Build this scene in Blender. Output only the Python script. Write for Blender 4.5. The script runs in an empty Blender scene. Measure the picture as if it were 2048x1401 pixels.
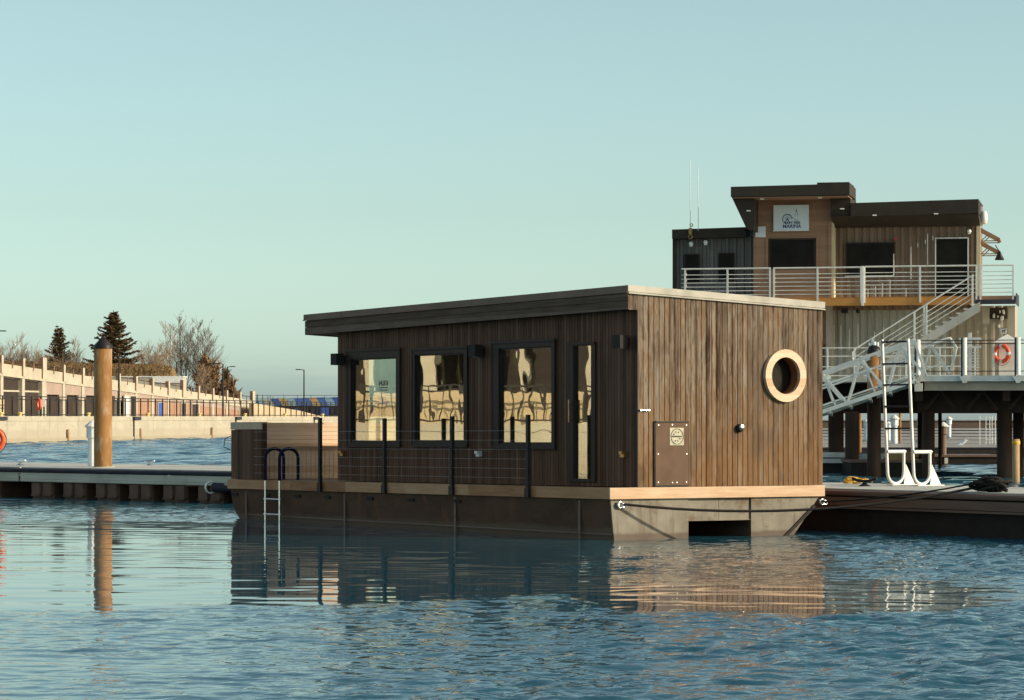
import bpy, math, random
from mathutils import Vector, Matrix
random.seed(7)
PI = math.pi
scene = bpy.context.scene
COL = scene.collection

# ------------------------------------------------------------------ camera model
F, CX, HZ, EYE = 5800.0, 1024.0, 835.0, 1.85

def ray(px, py):
    return Vector(((px - CX) / F, 1.0, (HZ - py) / F))

def world_at(px, Y, z):
    """point seen in column px, at distance Y and height z"""
    return Vector(((px - CX) / F * Y, Y, z))

class Frame:
    def __init__(self, o, ux, uy):
        ux = Vector(ux).normalized(); uz = ux.cross(Vector(uy)).normalized(); uy = uz.cross(ux)
        self.M = Matrix(((ux.x, uy.x, uz.x, o[0]), (ux.y, uy.y, uz.y, o[1]), (ux.z, uy.z, uz.z, o[2]), (0, 0, 0, 1)))
        self.I = self.M.inverted()
    def hit(self, axis, val, px, py):
        o = self.I @ Vector((0, 0, EYE)); d = self.I.to_3x3() @ ray(px, py)
        return o + d * ((val - o[axis]) / d[axis])
    def loc(self, w):
        return self.I @ Vector(w)

# ------------------------------------------------------------------ mesh builder
class MB:
    def __init__(self):
        self.v = []; self.f = []; self.s = []
    def add(self, vs, fs, smooth=False):
        b = len(self.v)
        self.v += [tuple(p) for p in vs]
        self.f += [tuple(i + b for i in f) for f in fs]
        self.s += [smooth] * len(fs)
        return self
    def box(self, x0, x1, y0, y1, z0, z1):
        if x0 > x1: x0, x1 = x1, x0
        if y0 > y1: y0, y1 = y1, y0
        if z0 > z1: z0, z1 = z1, z0
        v = [(x0,y0,z0),(x1,y0,z0),(x1,y1,z0),(x0,y1,z0),(x0,y0,z1),(x1,y0,z1),(x1,y1,z1),(x0,y1,z1)]
        return self.add(v, [(0,3,2,1),(4,5,6,7),(0,1,5,4),(1,2,6,5),(2,3,7,6),(3,0,4,7)])
    def hexa(self, v):
        return self.add(v, [(0,3,2,1),(4,5,6,7),(0,1,5,4),(1,2,6,5),(2,3,7,6),(3,0,4,7)])
    def prism(self, poly, vec):
        n = len(poly); vec = Vector(vec)
        a = [Vector(p) for p in poly]; b = [p + vec for p in a]
        nrm = Vector((0, 0, 0))
        for i in range(n):
            nrm += a[i].cross(a[(i + 1) % n])
        fl = nrm.dot(vec) > 0
        f = [tuple(range(n - 1, -1, -1)) if fl else tuple(range(n)), tuple(range(n, 2 * n)) if fl else tuple(range(2 * n - 1, n - 1, -1))]
        for i in range(n):
            j = (i + 1) % n
            f.append((i, j, n + j, n + i) if fl else (j, i, n + i, n + j))
        return self.add(a + b, f)
    def beam(self, p, q, w, h=None, up=(0, 0, 1)):
        h = h or w; p = Vector(p); q = Vector(q); d = (q - p).normalized()
        up = Vector(up)
        if abs(d.dot(up)) > .98: up = Vector((1, 0, 0))
        s = d.cross(up).normalized(); u = s.cross(d)
        c = [(-1, -1), (1, -1), (1, 1), (-1, 1)]
        a = [p + s * (w / 2 * i) + u * (h / 2 * j) for i, j in c]; b = [q + s * (w / 2 * i) + u * (h / 2 * j) for i, j in c]
        return self.add(a + b, [(0,1,2,3),(7,6,5,4),(0,4,5,1),(1,5,6,2),(2,6,7,3),(3,7,4,0)])
    def tube(self, pts, r, n=8, closed=False, r2=None):
        pts = [Vector(p) for p in pts]; m = len(pts); rings = []
        prev = None
        for i, p in enumerate(pts):
            if closed: d = pts[(i + 1) % m] - pts[i - 1]
            else: d = pts[min(i + 1, m - 1)] - pts[max(i - 1, 0)]
            d = d.normalized()
            if prev is None:
                a = Vector((0, 0, 1)) if abs(d.z) < .9 else Vector((1, 0, 0))
                s = d.cross(a).normalized()
            else:
                s = (prev - d * prev.dot(d)).normalized()
            prev = s; u = d.cross(s)
            rr = r if r2 is None else r + (r2 - r) * i / max(m - 1, 1)
            rings.append([p + (s * math.cos(2 * PI * k / n) + u * math.sin(2 * PI * k / n)) * rr for k in range(n)])
        vs = [v for R in rings for v in R]; fs = []
        for i in range(m if closed else m - 1):
            j = (i + 1) % m
            for k in range(n):
                l = (k + 1) % n
                fs.append((i * n + k, i * n + l, j * n + l, j * n + k))
        self.add(vs, fs, True)
        if not closed:
            self.add(rings[0] + rings[-1], [tuple(range(n - 1, -1, -1)), tuple(range(n, 2 * n))])
        return self
    def lathe(self, prof, c=(0, 0, 0), n=24, axis='z', smooth=True):
        """prof: list of (radius, height)"""
        c = Vector(c); vs = []
        for r, h in prof:
            for k in range(n):
                a = 2 * PI * k / n
                p = {'z': (r * math.cos(a), r * math.sin(a), h), 'y': (r * math.sin(a), h, r * math.cos(a)), 'x': (h, r * math.cos(a), r * math.sin(a))}[axis]
                vs.append(c + Vector(p))
        fs = []
        for i in range(len(prof) - 1):
            for k in range(n):
                l = (k + 1) % n
                fs.append((i * n + k, i * n + l, (i + 1) * n + l, (i + 1) * n + k))
        return self.add(vs, fs, smooth)
    def cyl(self, c, r, h, n=20, axis='z'):
        self.lathe([(r, 0), (r, h)], c, n, axis)
        self.lathe([(1e-4, 0), (r, 0)], c, n, axis, False); self.lathe([(r, h), (1e-4, h)], c, n, axis, False)
        return self
    def torus(self, c, R, r, ax1, ax2, n=32, m=10, sq=1.0):
        c = Vector(c); a = Vector(ax1).normalized(); b = Vector(ax2).normalized()
        return self.tube([c + (a * math.cos(2 * PI * k / n) + b * math.sin(2 * PI * k / n)) * R for k in range(n)], r, m, True)

def build(name, mb, mat, parent=None, label=None):
    me = bpy.data.meshes.new(name)
    vs = mb.v
    off = Vector((0, 0, 0))
    if parent is None and vs:
        xs = [p[0] for p in vs]; ys = [p[1] for p in vs]; zs = [p[2] for p in vs]
        off = Vector(((min(xs) + max(xs)) / 2, (min(ys) + max(ys)) / 2, min(zs)))
        vs = [(p[0] - off.x, p[1] - off.y, p[2] - off.z) for p in vs]
    me.from_pydata(vs, [], mb.f)
    me.polygons.foreach_set('use_smooth', mb.s)
    import bmesh as _b
    bm = _b.new(); bm.from_mesh(me); _b.ops.recalc_face_normals(bm, faces=bm.faces); bm.to_mesh(me); bm.free()
    me.materials.append(mat)
    me.update()
    o = bpy.data.objects.new(name, me)
    COL.objects.link(o)
    if parent is not None: o.parent = parent
    else: o.location = off
    if label: o['label'] = label
    return o

def thing(name, label, cat, M=None, group=None):
    o = bpy.data.objects.new(name, None); COL.objects.link(o)
    o.empty_display_size = .2
    if M is not None:
        o.matrix_world = M if isinstance(M, Matrix) else Matrix.Translation(Vector(M))
    o['label'] = label; o['category'] = cat
    if group: o['group'] = group
    return o

def tag(o, label, cat, group=None, kind=None):
    if label: o['label'] = label
    if cat: o['category'] = cat
    if group: o['group'] = group
    if kind: o['kind'] = kind
    return o

def structure(name, mb, mat, label=None):
    o = build(name, mb, mat); o['kind'] = 'structure'
    if label: o['label'] = label
    return o

def copy_tree(o, parent=None):
    c = o.copy(); COL.objects.link(c)
    if parent is not None: c.parent = parent
    for ch in list(o.children): copy_tree(ch, c)
    return c

# ------------------------------------------------------------------ materials
class N:
    def __init__(self, name):
        self.m = bpy.data.materials.new(name); self.m.use_nodes = True
        self.t = self.m.node_tree; self.b = self.t.nodes['Principled BSDF']
    def n(self, kind, **kw):
        x = self.t.nodes.new(kind)
        for k, v in kw.items(): setattr(x, k, v)
        return x
    def l(self, a, b): self.t.links.new(a, b)
    def val(self, node, i, v): node.inputs[i].default_value = v
    def math(self, op, a, b=None, c=None):
        x = self.n('ShaderNodeMath', operation=op)
        for i, q in enumerate((a, b, c)):
            if q is None: continue
            if isinstance(q, (int, float)): x.inputs[i].default_value = q
            else: self.l(q, x.inputs[i])
        return x.outputs[0]
    def coords(self, scale=(1, 1, 1), kind='Object'):
        t = self.n('ShaderNodeTexCoord'); mp = self.n('ShaderNodeMapping')
        mp.inputs['Scale'].default_value = scale
        self.l(t.outputs[kind], mp.inputs[0]); return mp.outputs[0]
    def noise(self, vec, scale, detail=4, rough=.55):
        x = self.n('ShaderNodeTexNoise'); self.l(vec, x.inputs['Vector'])
        x.inputs['Scale'].default_value = scale; x.inputs['Detail'].default_value = detail; x.inputs['Roughness'].default_value = rough
        return x.outputs['Fac']
    def ramp(self, fac, stops):
        x = self.n('ShaderNodeValToRGB'); e = x.color_ramp.elements
        while len(e) > len(stops): e.remove(e[-1])
        while len(e) < len(stops): e.new(1)
        for q, (p, c) in zip(e, stops):
            q.position = p; q.color = (c[0], c[1], c[2], 1) if not isinstance(c, (int, float)) else (c, c, c, 1)
        self.l(fac, x.inputs[0]); return x.outputs[0]
    def mix(self, fac, a, b, mode='MIX'):
        x = self.n('ShaderNodeMix', data_type='RGBA', blend_type=mode)
        for i, q in ((0, fac), (6, a), (7, b)):
            if isinstance(q, (int, float)): x.inputs[i].default_value = q
            elif isinstance(q, (tuple, list)): x.inputs[i].default_value = (q[0], q[1], q[2], 1)
            else: self.l(q, x.inputs[i])
        return x.outputs[2]
    def bump(self, h, dist=.01, strength=1.0):
        x = self.n('ShaderNodeBump'); x.inputs['Distance'].default_value = dist; x.inputs['Strength'].default_value = strength
        self.l(h, x.inputs['Height']); self.l(x.outputs[0], self.b.inputs['Normal'])

def mat(name, c1, c2=None, scale=3.0, rough=.7, metal=0.0, stretch=(1, 1, 1), bump=0.0, detail=5, lo=.35, hi=.65, rust=None, rust_amt=.62):
    k = N(name)
    k.b.inputs['Roughness'].default_value = rough; k.b.inputs['Metallic'].default_value = metal
    c2 = c2 or tuple(x * .75 for x in c1)
    if max(c1) < .12: k.b.inputs['Specular IOR Level'].default_value = .2
    v = k.coords(stretch)
    f = k.noise(v, scale, detail)
    col = k.ramp(f, [(lo, c1), (hi, c2)])
    if rust:
        g = k.noise(v, scale * .6 + .7, 6, .65)
        m = k.ramp(g, [(rust_amt - .04, 0.0), (rust_amt + .06, 1.0)])
        col = k.mix(m, col, rust)
    k.l(col, k.b.inputs['Base Color'])
    r = k.n('ShaderNodeMapRange'); k.l(f, r.inputs[0]); r.inputs[3].default_value = max(0, rough - .1); r.inputs[4].default_value = min(1, rough + .1)
    k.l(r.outputs[0], k.b.inputs['Roughness'])
    if bump: k.bump(k.noise(v, scale * 4, 4), bump)
    return k.m

def plank_mat(name, cols, pitch, axis=0, grain_axis=2, rough=.7, stain=None, bump=.003):
    """timber boards: tone changes board by board, grain runs along grain_axis"""
    k = N(name); k.b.inputs['Roughness'].default_value = rough; k.b.inputs['Specular IOR Level'].default_value = .2
    t = k.n('ShaderNodeTexCoord'); s = k.n('ShaderNodeSeparateXYZ'); k.l(t.outputs['Object'], s.inputs[0])
    cell = k.math('FLOOR', k.math('DIVIDE', s.outputs[axis], pitch))
    w = k.n('ShaderNodeTexWhiteNoise', noise_dimensions='1D'); k.l(cell, w.inputs['W'])
    off = k.n('ShaderNodeVectorMath', operation='ADD'); k.l(t.outputs['Object'], off.inputs[0])
    cx = k.n('ShaderNodeCombineXYZ'); big = k.math('MULTIPLY', w.outputs[0], 37.0)
    k.l(big, cx.inputs[grain_axis]); k.l(cx.outputs[0], off.inputs[1])
    mp = k.n('ShaderNodeMapping'); sc = [9.0, 9.0, 9.0]; sc[grain_axis] = .8; mp.inputs['Scale'].default_value = sc
    k.l(off.outputs[0], mp.inputs[0])
    f = k.noise(mp.outputs[0], 2.2, 6, .65)
    mp2 = k.n('ShaderNodeMapping'); sc2 = [2.5, 2.5, 2.5]; sc2[grain_axis] = 1.1; mp2.inputs['Scale'].default_value = sc2
    k.l(off.outputs[0], mp2.inputs[0]); g = k.noise(mp2.outputs[0], 1.3, 4)
    mix = k.math('ADD', k.math('MULTIPLY', f, .46), k.math('ADD', k.math('MULTIPLY', g, .26), k.math('MULTIPLY', w.outputs[0], .28)))
    n = len(cols); col = k.ramp(mix, [(.30 + .38 * i / (n - 1), c) for i, c in enumerate(cols)])
    if stain:
        zz = s.outputs[2]
        mr = k.n('ShaderNodeMapRange'); k.l(k.math('ADD', zz, k.math('MULTIPLY', f, -.8)), mr.inputs[0])
        mr.inputs[1].default_value = stain[1]; mr.inputs[2].default_value = stain[2]; mr.inputs[3].default_value = stain[3]; mr.inputs[4].default_value = 0
        col = k.mix(mr.outputs[0], col, stain[0])
    k.l(col, k.b.inputs['Base Color'])
    if bump: k.bump(f, bump)
    return k.m

m = {}
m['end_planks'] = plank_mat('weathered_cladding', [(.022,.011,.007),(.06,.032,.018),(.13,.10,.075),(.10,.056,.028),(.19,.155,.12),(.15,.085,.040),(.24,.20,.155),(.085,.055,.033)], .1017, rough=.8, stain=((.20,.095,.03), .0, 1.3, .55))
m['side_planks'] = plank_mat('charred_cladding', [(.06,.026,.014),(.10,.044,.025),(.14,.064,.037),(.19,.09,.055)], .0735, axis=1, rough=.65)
m['fascia_dark'] = plank_mat('charred_fascia', [(.05,.028,.018),(.09,.053,.034),(.13,.08,.054),(.19,.125,.09)], .17, axis=2, grain_axis=1, rough=.7)
m['flash_dark'] = mat('bronze_flashing', (.15,.085,.055), (.12,.07,.05), 2, .5, .25)
m['flash'] = mat('zinc_flashing', (.25,.24,.215), (.19,.185,.165), 2.5, .5, .4, (1,1,1), .0)
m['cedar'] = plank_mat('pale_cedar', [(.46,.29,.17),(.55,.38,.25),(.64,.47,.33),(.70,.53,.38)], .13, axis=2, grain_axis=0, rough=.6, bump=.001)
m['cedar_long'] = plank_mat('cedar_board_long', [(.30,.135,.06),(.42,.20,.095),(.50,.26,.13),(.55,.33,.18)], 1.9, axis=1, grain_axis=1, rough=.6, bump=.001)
m['deck_wood'] = plank_mat('deck_boards', [(.20,.12,.07),(.30,.19,.11),(.38,.26,.16)], .14, axis=0, grain_axis=1)
m['hull_side'] = mat('dark_hull_steel', (.075,.036,.020), (.12,.058,.032), 1.6, .55, .0, (1,.7,1.6), .006, rust=(.12,.05,.022), rust_amt=.66)
m['hull_end'] = mat('grey_hull_steel', (.225,.20,.155), (.135,.118,.088), 2.3, .7, .0, (1,1,1.2), .004, 9, .3, .7, rust=(.11,.07,.04), rust_amt=.58)
m['black_steel'] = mat('black_steel', (.02,.019,.019), (.035,.03,.028), 6, .45, .3)
m['black_matt'] = mat('black_matt', (.024,.02,.018), (.034,.028,.025), 6, .7)
m['trim'] = mat('black_trim', (.03,.019,.014), (.045,.028,.02), 6, .5)
m['steel'] = mat('galvanised_tube', (.78,.79,.75), (.64,.65,.61), 6, .4, .25)
m['chrome'] = mat('stainless', (.8,.8,.78), (.6,.6,.6), 8, .22, 1.0)
m['alu'] = mat('aluminium', (.78,.79,.74), (.62,.63,.59), 3, .5, .1, bump=.001)
m['white_paint'] = mat('white_paint', (.8,.79,.74), (.66,.65,.6), 3, .5)
m['white_plastic'] = mat('white_plastic', (.74,.78,.78), (.62,.68,.7), 3, .45)
m['navy'] = mat('navy_padding', (.012,.013,.04), (.008,.009,.028), 9, .8)
m['brown_panel'] = mat('brown_hatch', (.115,.062,.035), (.09,.048,.028), 3, .5)
m['plate'] = mat('steel_plate', (.27,.255,.21), (.2,.19,.16), 14, .4, .6)
m['brass'] = mat('brass', (.5,.3,.12), (.35,.2,.08), 8, .35, .8)
m['interior'] = plank_mat('sauna_lining', [(.05,.025,.012),(.09,.045,.02),(.12,.06,.03)], .1, axis=2, grain_axis=1, rough=.6)
m['reveal'] = plank_mat('porthole_reveal', [(.16,.07,.03),(.22,.10,.045),(.28,.13,.06)], .1, axis=1, grain_axis=1, rough=.5)
m['rope_black'] = mat('black_rope', (.012,.011,.011), (.03,.027,.025), 40, .9)
m['rope_yellow'] = mat('yellow_rope', (.75,.48,.06), (.6,.33,.05), 30, .8)
m['lifebuoy'] = mat('orange_buoy', (.8,.11,.03), (.7,.085,.02), 4, .45)
m['dock_deck'] = mat('pale_dock_deck', (.50,.51,.46), (.40,.41,.37), .8, .8, 0, (1,1,1), .004, 7)
m['dock_alu'] = mat('dock_side_board', (.60,.58,.48), (.48,.46,.37), 1.5, .55, .1, (.4,.4,3))
m['dock_brown'] = mat('dock_side_timber', (.14,.085,.06), (.20,.13,.10), 2, .6, 0, (.3,.3,5))
m['fender'] = mat('dark_rub_rail', (.05,.048,.062), (.035,.034,.045), 3, .6)
m['drum'] = mat('brown_float', (.15,.075,.042), (.10,.052,.03), 2.2, .6, 0, (1,1,1), .004, rust=(.14,.08,.05), rust_amt=.6)
m['pile_yellow'] = mat('ochre_pile', (.31,.145,.034), (.20,.09,.022), 3, .75, .0, (1,1,.3), .006, 8, .35, .65, rust=(.36,.235,.12), rust_amt=.55)
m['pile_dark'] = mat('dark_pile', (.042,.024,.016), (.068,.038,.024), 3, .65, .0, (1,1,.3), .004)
m['pile_pale'] = mat('pale_pile', (.42,.28,.14), (.30,.18,.08), 3, .7, .0, (1,1,.3))
m['concrete'] = mat('quay_concrete', (.47,.425,.335), (.36,.32,.25), .35, .85, 0, (1,1,2.2), .02, 9, .3, .7, rust=(.34,.29,.215), rust_amt=.60)
m['pave'] = mat('promenade_paving', (.42,.38,.32), (.35,.31,.26), .5, .9)
m['stone'] = mat('pale_stone', (.48,.43,.335), (.39,.345,.27), .8, .85, 0, (1,1,1.5), .01, 7)
m['stone_and_shade_brown'] = mat('brown_stone_and_shade', (.30,.17,.10), (.22,.12,.075), 2, .8)  # brown stone, also the shade painted on the pier sides
m['pink'] = mat('pink_panel', (.37,.275,.225), (.31,.23,.19), 1.2, .85)
m['dark_open'] = mat('garage_dark', (.035,.026,.022), (.055,.04,.032), 1.0, .8)
m['hedge'] = mat('dry_hedge', (.36,.23,.10), (.22,.135,.055), 5, .95, 0, (1,1,1), .2)
m['door_blue'] = mat('blue_door', (.05,.10,.38), (.04,.08,.3), 2, .5)
m['green'] = mat('green_post', (.02,.14,.10), (.02,.1,.07), 2, .5)
m['bollard'] = mat('yellow_bollard', (.72,.56,.22), (.62,.46,.16), 2, .6)
m['container_black'] = mat('charcoal_container', (.15,.145,.135), (.10,.096,.09), 1.5, .5, .0, (1,1,.3))
m['container_tan'] = mat('tan_container', (.25,.165,.11), (.19,.125,.082), 1.5, .6, .1, (1,1,.3))
m['container_grey'] = mat('grey_container', (.46,.46,.42), (.36,.36,.33), 1.2, .6, .0, (1,1,.3))
m['container_beige'] = mat('beige_container', (.42,.37,.29), (.34,.29,.225), 1.2, .6, .0, (1,1,.3))
m['siding'] = plank_mat('horizontal_siding', [(.26,.15,.092),(.30,.175,.11),(.34,.20,.13)], .14, axis=2, grain_axis=0, rough=.6)
m['siding_sunlit'] = mat('sunlit_siding', (.62,.52,.34), (.55,.45,.29), 2, .6)  # sunlit tone of the office side walls, put into the colour
m['roof_black'] = mat('black_roof_metal', (.036,.028,.022), (.048,.038,.030), 2, .7)
m['balcony'] = plank_mat('balcony_timber', [(.40,.17,.045),(.50,.23,.06),(.58,.28,.08)], .3, axis=2, grain_axis=0, rough=.6)
m['lamp_white'] = mat('frosted_lamp', (.85,.86,.8), (.8,.8,.75), 2, .3)
m['logo'] = mat('logo_blue', (.035,.045,.16), (.03,.04,.14), 2, .5)
m['sign_face'] = mat('sign_face', (.66,.74,.76), (.62,.70,.73), 2, .4)
m['red'] = mat('red_plastic', (.6,.03,.03), (.5,.02,.02), 2, .4)
m['far_dock'] = mat('far_dock_boards', (.15,.14,.18), (.11,.10,.135), .6, .8)
m['far_light'] = mat('far_dock_edge', (.42,.40,.38), (.33,.31,.30), .6, .7)
m['bark'] = mat('bare_bark', (.19,.145,.105), (.12,.09,.065), 2, .9)
m['bark_pale'] = mat('pale_bark', (.34,.25,.165), (.24,.17,.115), 2, .9)
m['needle'] = mat('dark_needles', (.10,.066,.034), (.18,.11,.05), 1.2, .9)
m['needle_brown'] = mat('browned_needles', (.26,.14,.06), (.15,.085,.04), .9, .9)
m['ramp_tan'] = mat('ramp_concrete', (.50,.40,.26), (.42,.33,.21), .6, .85)
m['breakwater'] = mat('breakwater_steel', (.12,.08,.055), (.09,.06,.045), .3, .8)

# brick
k = N('brick_panel'); v = k.coords((1, 1, 1)); bt = k.n('ShaderNodeTexBrick')
mp = k.n('ShaderNodeMapping'); mp.inputs['Rotation'].default_value = (PI / 2, 0, 0); k.l(v, mp.inputs[0]); k.l(mp.outputs[0], bt.inputs[0])
bt.inputs['Scale'].default_value = 2.2
for i, c in ((1, (.31,.165,.10,1)), (2, (.38,.21,.13,1)), (3, (.30,.21,.155,1))): bt.inputs[i].default_value = c
k.l(bt.outputs[0], k.b.inputs['Base Color']); k.b.inputs['Roughness'].default_value = .9; m['brick'] = k.m

# painted blue and yellow mural
k = N('painted_mural'); t = k.n('ShaderNodeTexCoord'); s = k.n('ShaderNodeSeparateXYZ'); k.l(t.outputs['Object'], s.inputs[0])
w = k.n('ShaderNodeTexWhiteNoise', noise_dimensions='1D'); k.l(k.math('FLOOR', k.math('DIVIDE', k.math('ADD', s.outputs[0], k.math('MULTIPLY', s.outputs[2], .6)), .95)), w.inputs['W'])
x = k.ramp(w.outputs[0], [(0, (.05,.10,.36)), (.2, (.25,.38,.5)), (.45, (.50,.33,.12)), (.55, (.07,.14,.42)), (.7, (.48,.46,.36)), (.85, (.3,.42,.5))])
x.node.color_ramp.interpolation = 'CONSTANT'
k.l(x, k.b.inputs['Base Color']); k.b.inputs['Roughness'].default_value = .6; m['mural'] = k.m

def glass(name, refl, tint, wav=.0006, wscale=2.0, mt=None):
    k = N(name); t = k.t; out = t.nodes['Material Output']
    g = k.n('ShaderNodeBsdfGlossy'); g.inputs['Roughness'].default_value = .0; g.inputs['Color'].default_value = (1, .96, .86, 1)
    tr = k.n('ShaderNodeBsdfTransparent'); tr.inputs[0].default_value = (*tint, 1)
    mx = k.n('ShaderNodeMixShader'); mx.inputs[0].default_value = refl
    k.l(tr.outputs[0], mx.inputs[1]); k.l(g.outputs[0], mx.inputs[2]); k.l(mx.outputs[0], out.inputs[0])
    if wav:
        b = k.n('ShaderNodeBump'); b.inputs['Distance'].default_value = wav; b.inputs['Strength'].default_value = 1
        k.l(k.noise(k.coords(), wscale, 1), b.inputs['Height']); k.l(b.outputs[0], g.inputs['Normal'])
    return k.m
m['pane'] = glass('sauna_glazing', .47, (.85, .92, .86), .0008, 1.9)
m['pane_clear'] = glass('see_through_glazing', .36, (.97, .99, .95), .0008, 1.9)
m['pane_far'] = glass('clear_glazing', .04, (.93, 1, .98), 0)
m['pane_dark'] = mat('dark_glazing', (.012,.011,.01), (.018,.016,.014), 2, .06)
m['pane_dark'].node_tree.nodes['Principled BSDF'].inputs['Specular IOR Level'].default_value = .04

# TIDE-marked quay concrete and waterline-stained hull
def band_stain(mt, z0, z1, colr, amt, wob=.25, sc=(.3, .3, 2.0)):
    t = mt.node_tree; bs = t.nodes['Principled BSDF']; src = bs.inputs['Base Color'].links[0].from_socket
    k = N.__new__(N); k.m = mt; k.t = t; k.b = bs
    tc_ = k.n('ShaderNodeTexCoord'); sp = k.n('ShaderNodeSeparateXYZ'); k.l(tc_.outputs['Object'], sp.inputs[0])
    nn = k.noise(k.coords(sc), 2.0, 7, .65)
    z = k.math('ADD', sp.outputs[2], k.math('MULTIPLY', k.math('SUBTRACT', nn, .5), wob * 2))
    r = k.n('ShaderNodeMapRange', interpolation_type='SMOOTHSTEP'); k.l(z, r.inputs[0])
    r.inputs[1].default_value = z0; r.inputs[2].default_value = z1; r.inputs[3].default_value = amt; r.inputs[4].default_value = 0
    k.l(k.mix(r.outputs[0], src, colr), bs.inputs['Base Color'])
band_stain(m['concrete'], .75, 1.05, (.36, .31, .24), .6, .18, (.15, .15, 5))
band_stain(m['concrete'], .25, .42, (.30, .25, .17), .5, .12, (.2, .2, 6))
band_stain(m['hull_end'], -.72, -.66, (.075, .045, .028), .8, .05, (1.5, 1.5, 1.5))
band_stain(m['hull_side'], -.66, -.56, (.15, .10, .065), .8, .10, (1.2, .8, 2.0))
def streaks(mt, colr, sc, thr, amt):
    t = mt.node_tree; bs = t.nodes['Principled BSDF']; src = bs.inputs['Base Color'].links[0].from_socket
    k = N.__new__(N); k.m = mt; k.t = t; k.b = bs
    nn = k.noise(k.coords(sc), 1.0, 6, .6); f = k.ramp(nn, [(thr, 0.0), (thr + .12, amt)])
    k.l(k.mix(f, src, colr), bs.inputs['Base Color'])
streaks(m['concrete'], (.27, .23, .175), (1.1, 1.1, .12), .55, .55)
streaks(m['hull_end'], (.09, .06, .038), (9, 9, .9), .56, .6)
streaks(m['hull_side'], (.20, .08, .03), (6, 3, .6), .57, .65)
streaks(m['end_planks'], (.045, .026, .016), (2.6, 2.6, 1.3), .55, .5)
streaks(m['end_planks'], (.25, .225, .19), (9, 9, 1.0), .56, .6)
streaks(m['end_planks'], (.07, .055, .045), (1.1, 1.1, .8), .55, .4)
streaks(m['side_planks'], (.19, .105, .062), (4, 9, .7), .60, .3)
streaks(m['container_grey'], (.28, .26, .22), (3, 3, .3), .55, .6)
streaks(m['container_tan'], (.12, .075, .045), (3, 3, .3), .56, .5)
streaks(m['pile_yellow'], (.42, .34, .25), (6, 6, 1.6), .55, .6)
streaks(m['pile_yellow'], (.10, .05, .02), (8, 8, .5), .60, .6)
streaks(m['stone'], (.33, .28, .21), (1.2, 1.2, .25), .56, .5)
streaks(m['dock_deck'], (.30, .29, .25), (1.5, 1.5, 1.5), .56, .5)
streaks(m['dock_alu'], (.36, .33, .25), (2, 2, 2), .58, .5)
# ================================================================== floating sauna
A = math.radians(34.5)
Y0 = 43.5
BO = world_at(1217, Y0, EYE - (977 - HZ) * Y0 / F)
B = Frame(BO, (math.cos(A), math.sin(A), -.004), (-math.sin(A), math.cos(A), -.0065))
sauna = thing('floating_sauna', 'dark timber sauna cabin on a floating pontoon, round window in its sunlit end wall', 'houseboat', B.M)
W, L = 4.22, 11.77
VW = .5435                      # long wall plane
def LX(px, py=800, x=VW): return B.hit(0, x, px, py)       # on the long side
def EX(px, py=800, y=0.0): return B.hit(1, y, px, py)      # on the end face
ylen = LX(675, 900).y
xr = EX(1645, 900).x

# hull: two pontoons with a tunnel between
def zs(px, py, x=.06): return B.hit(0, x, px, py).z
zb = -1.25
yf = L - .03
def pontoon(xa_top, xa_bot, xb_top, xb_bot):
    mb = MB()
    prof = [(.05, -.165), (.05, zb), (yf - .75, zb), (yf - .38, -.88), (yf - .03, -.50), (yf, -.165)]
    n = len(prof)
    def X(t, b, z): return t + (b - t) * (z + .165) / (-.72 + .165) if True else t
    va = [(X(xa_top, xa_bot, z), y, z) for y, z in prof]; vb = [(X(xb_top, xb_bot, z), y, z) for y, z in prof]
    mb.add(va + vb, [tuple(range(n)), tuple(range(2 * n - 1, n - 1, -1))] + [(i, (i + 1) % n, n + (i + 1) % n, n + i) for i in range(n)])
    return mb
xm1 = EX(1374.5, 1040, .05).x; xm2 = EX(1499, 1030, .05).x
hull = build('pontoon', pontoon(.05, .11, xm1, xm1), m['hull_side'], sauna)
build('pontoon', pontoon(xm2, xm2, W - .07, W - .55), m['hull_side'], sauna)
zmid = EX(1430, 1040, .05).z
mb = MB().box(xm1 + .004, xm2 - .004, .08, yf - .4, zmid, -.17)
build('bridge_deck', mb, m['hull_side'], sauna)
# pale end plates, a few mm proud
def endplate(poly, y=.046, th=.03):
    return MB().prism([(p[0], y, p[1]) for p in poly], (0, -th, 0))
zt = -.165
def xo(x0, x1, z): return x0 + (x1 - x0) * (z + .165) / (-.72 + .165)
build('end_plate', endplate([(.05, zt), (xo(.05, .11, -1.1), -1.1), (xm1 - .004, -1.1), (xm1 - .004, zt)]), m['hull_end'], sauna)
build('end_plate', endplate([(xm2 + .004, zt), (xm2 + .004, -1.1), (xo(W - .07, W - .55, -1.1), -1.1), (W - .07, zt)]), m['hull_end'], sauna)
xc = (xm1 + xm2) / 2
build('end_plate', endplate([(xm1, zt), (xm1, zmid), (xc - .004, zmid), (xc - .004, zt)], .076), m['hull_end'], sauna)
build('end_plate', endplate([(xc + .004, zt), (xc + .004, zmid), (xm2, zmid), (xm2, zt)], .076), m['hull_end'], sauna)
build('lip', MB().box(xm1, xm2, .03, .08, zmid - .012, zmid), m['hull_end'], sauna)
# stains boot stripe + black bar painting in the shaded chamfer edge
wl = lambda px, py: EX(px, py, .012)
mb = MB()
p, q = wl(1628, 1012), wl(1568, 1068)
mb.beam((p.x, -.0, p.z), (q.x, .0, q.z - .05), .05, .03, (0, 1, 0))
build('chamfer_shade', mb, m['black_matt'], sauna)
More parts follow.
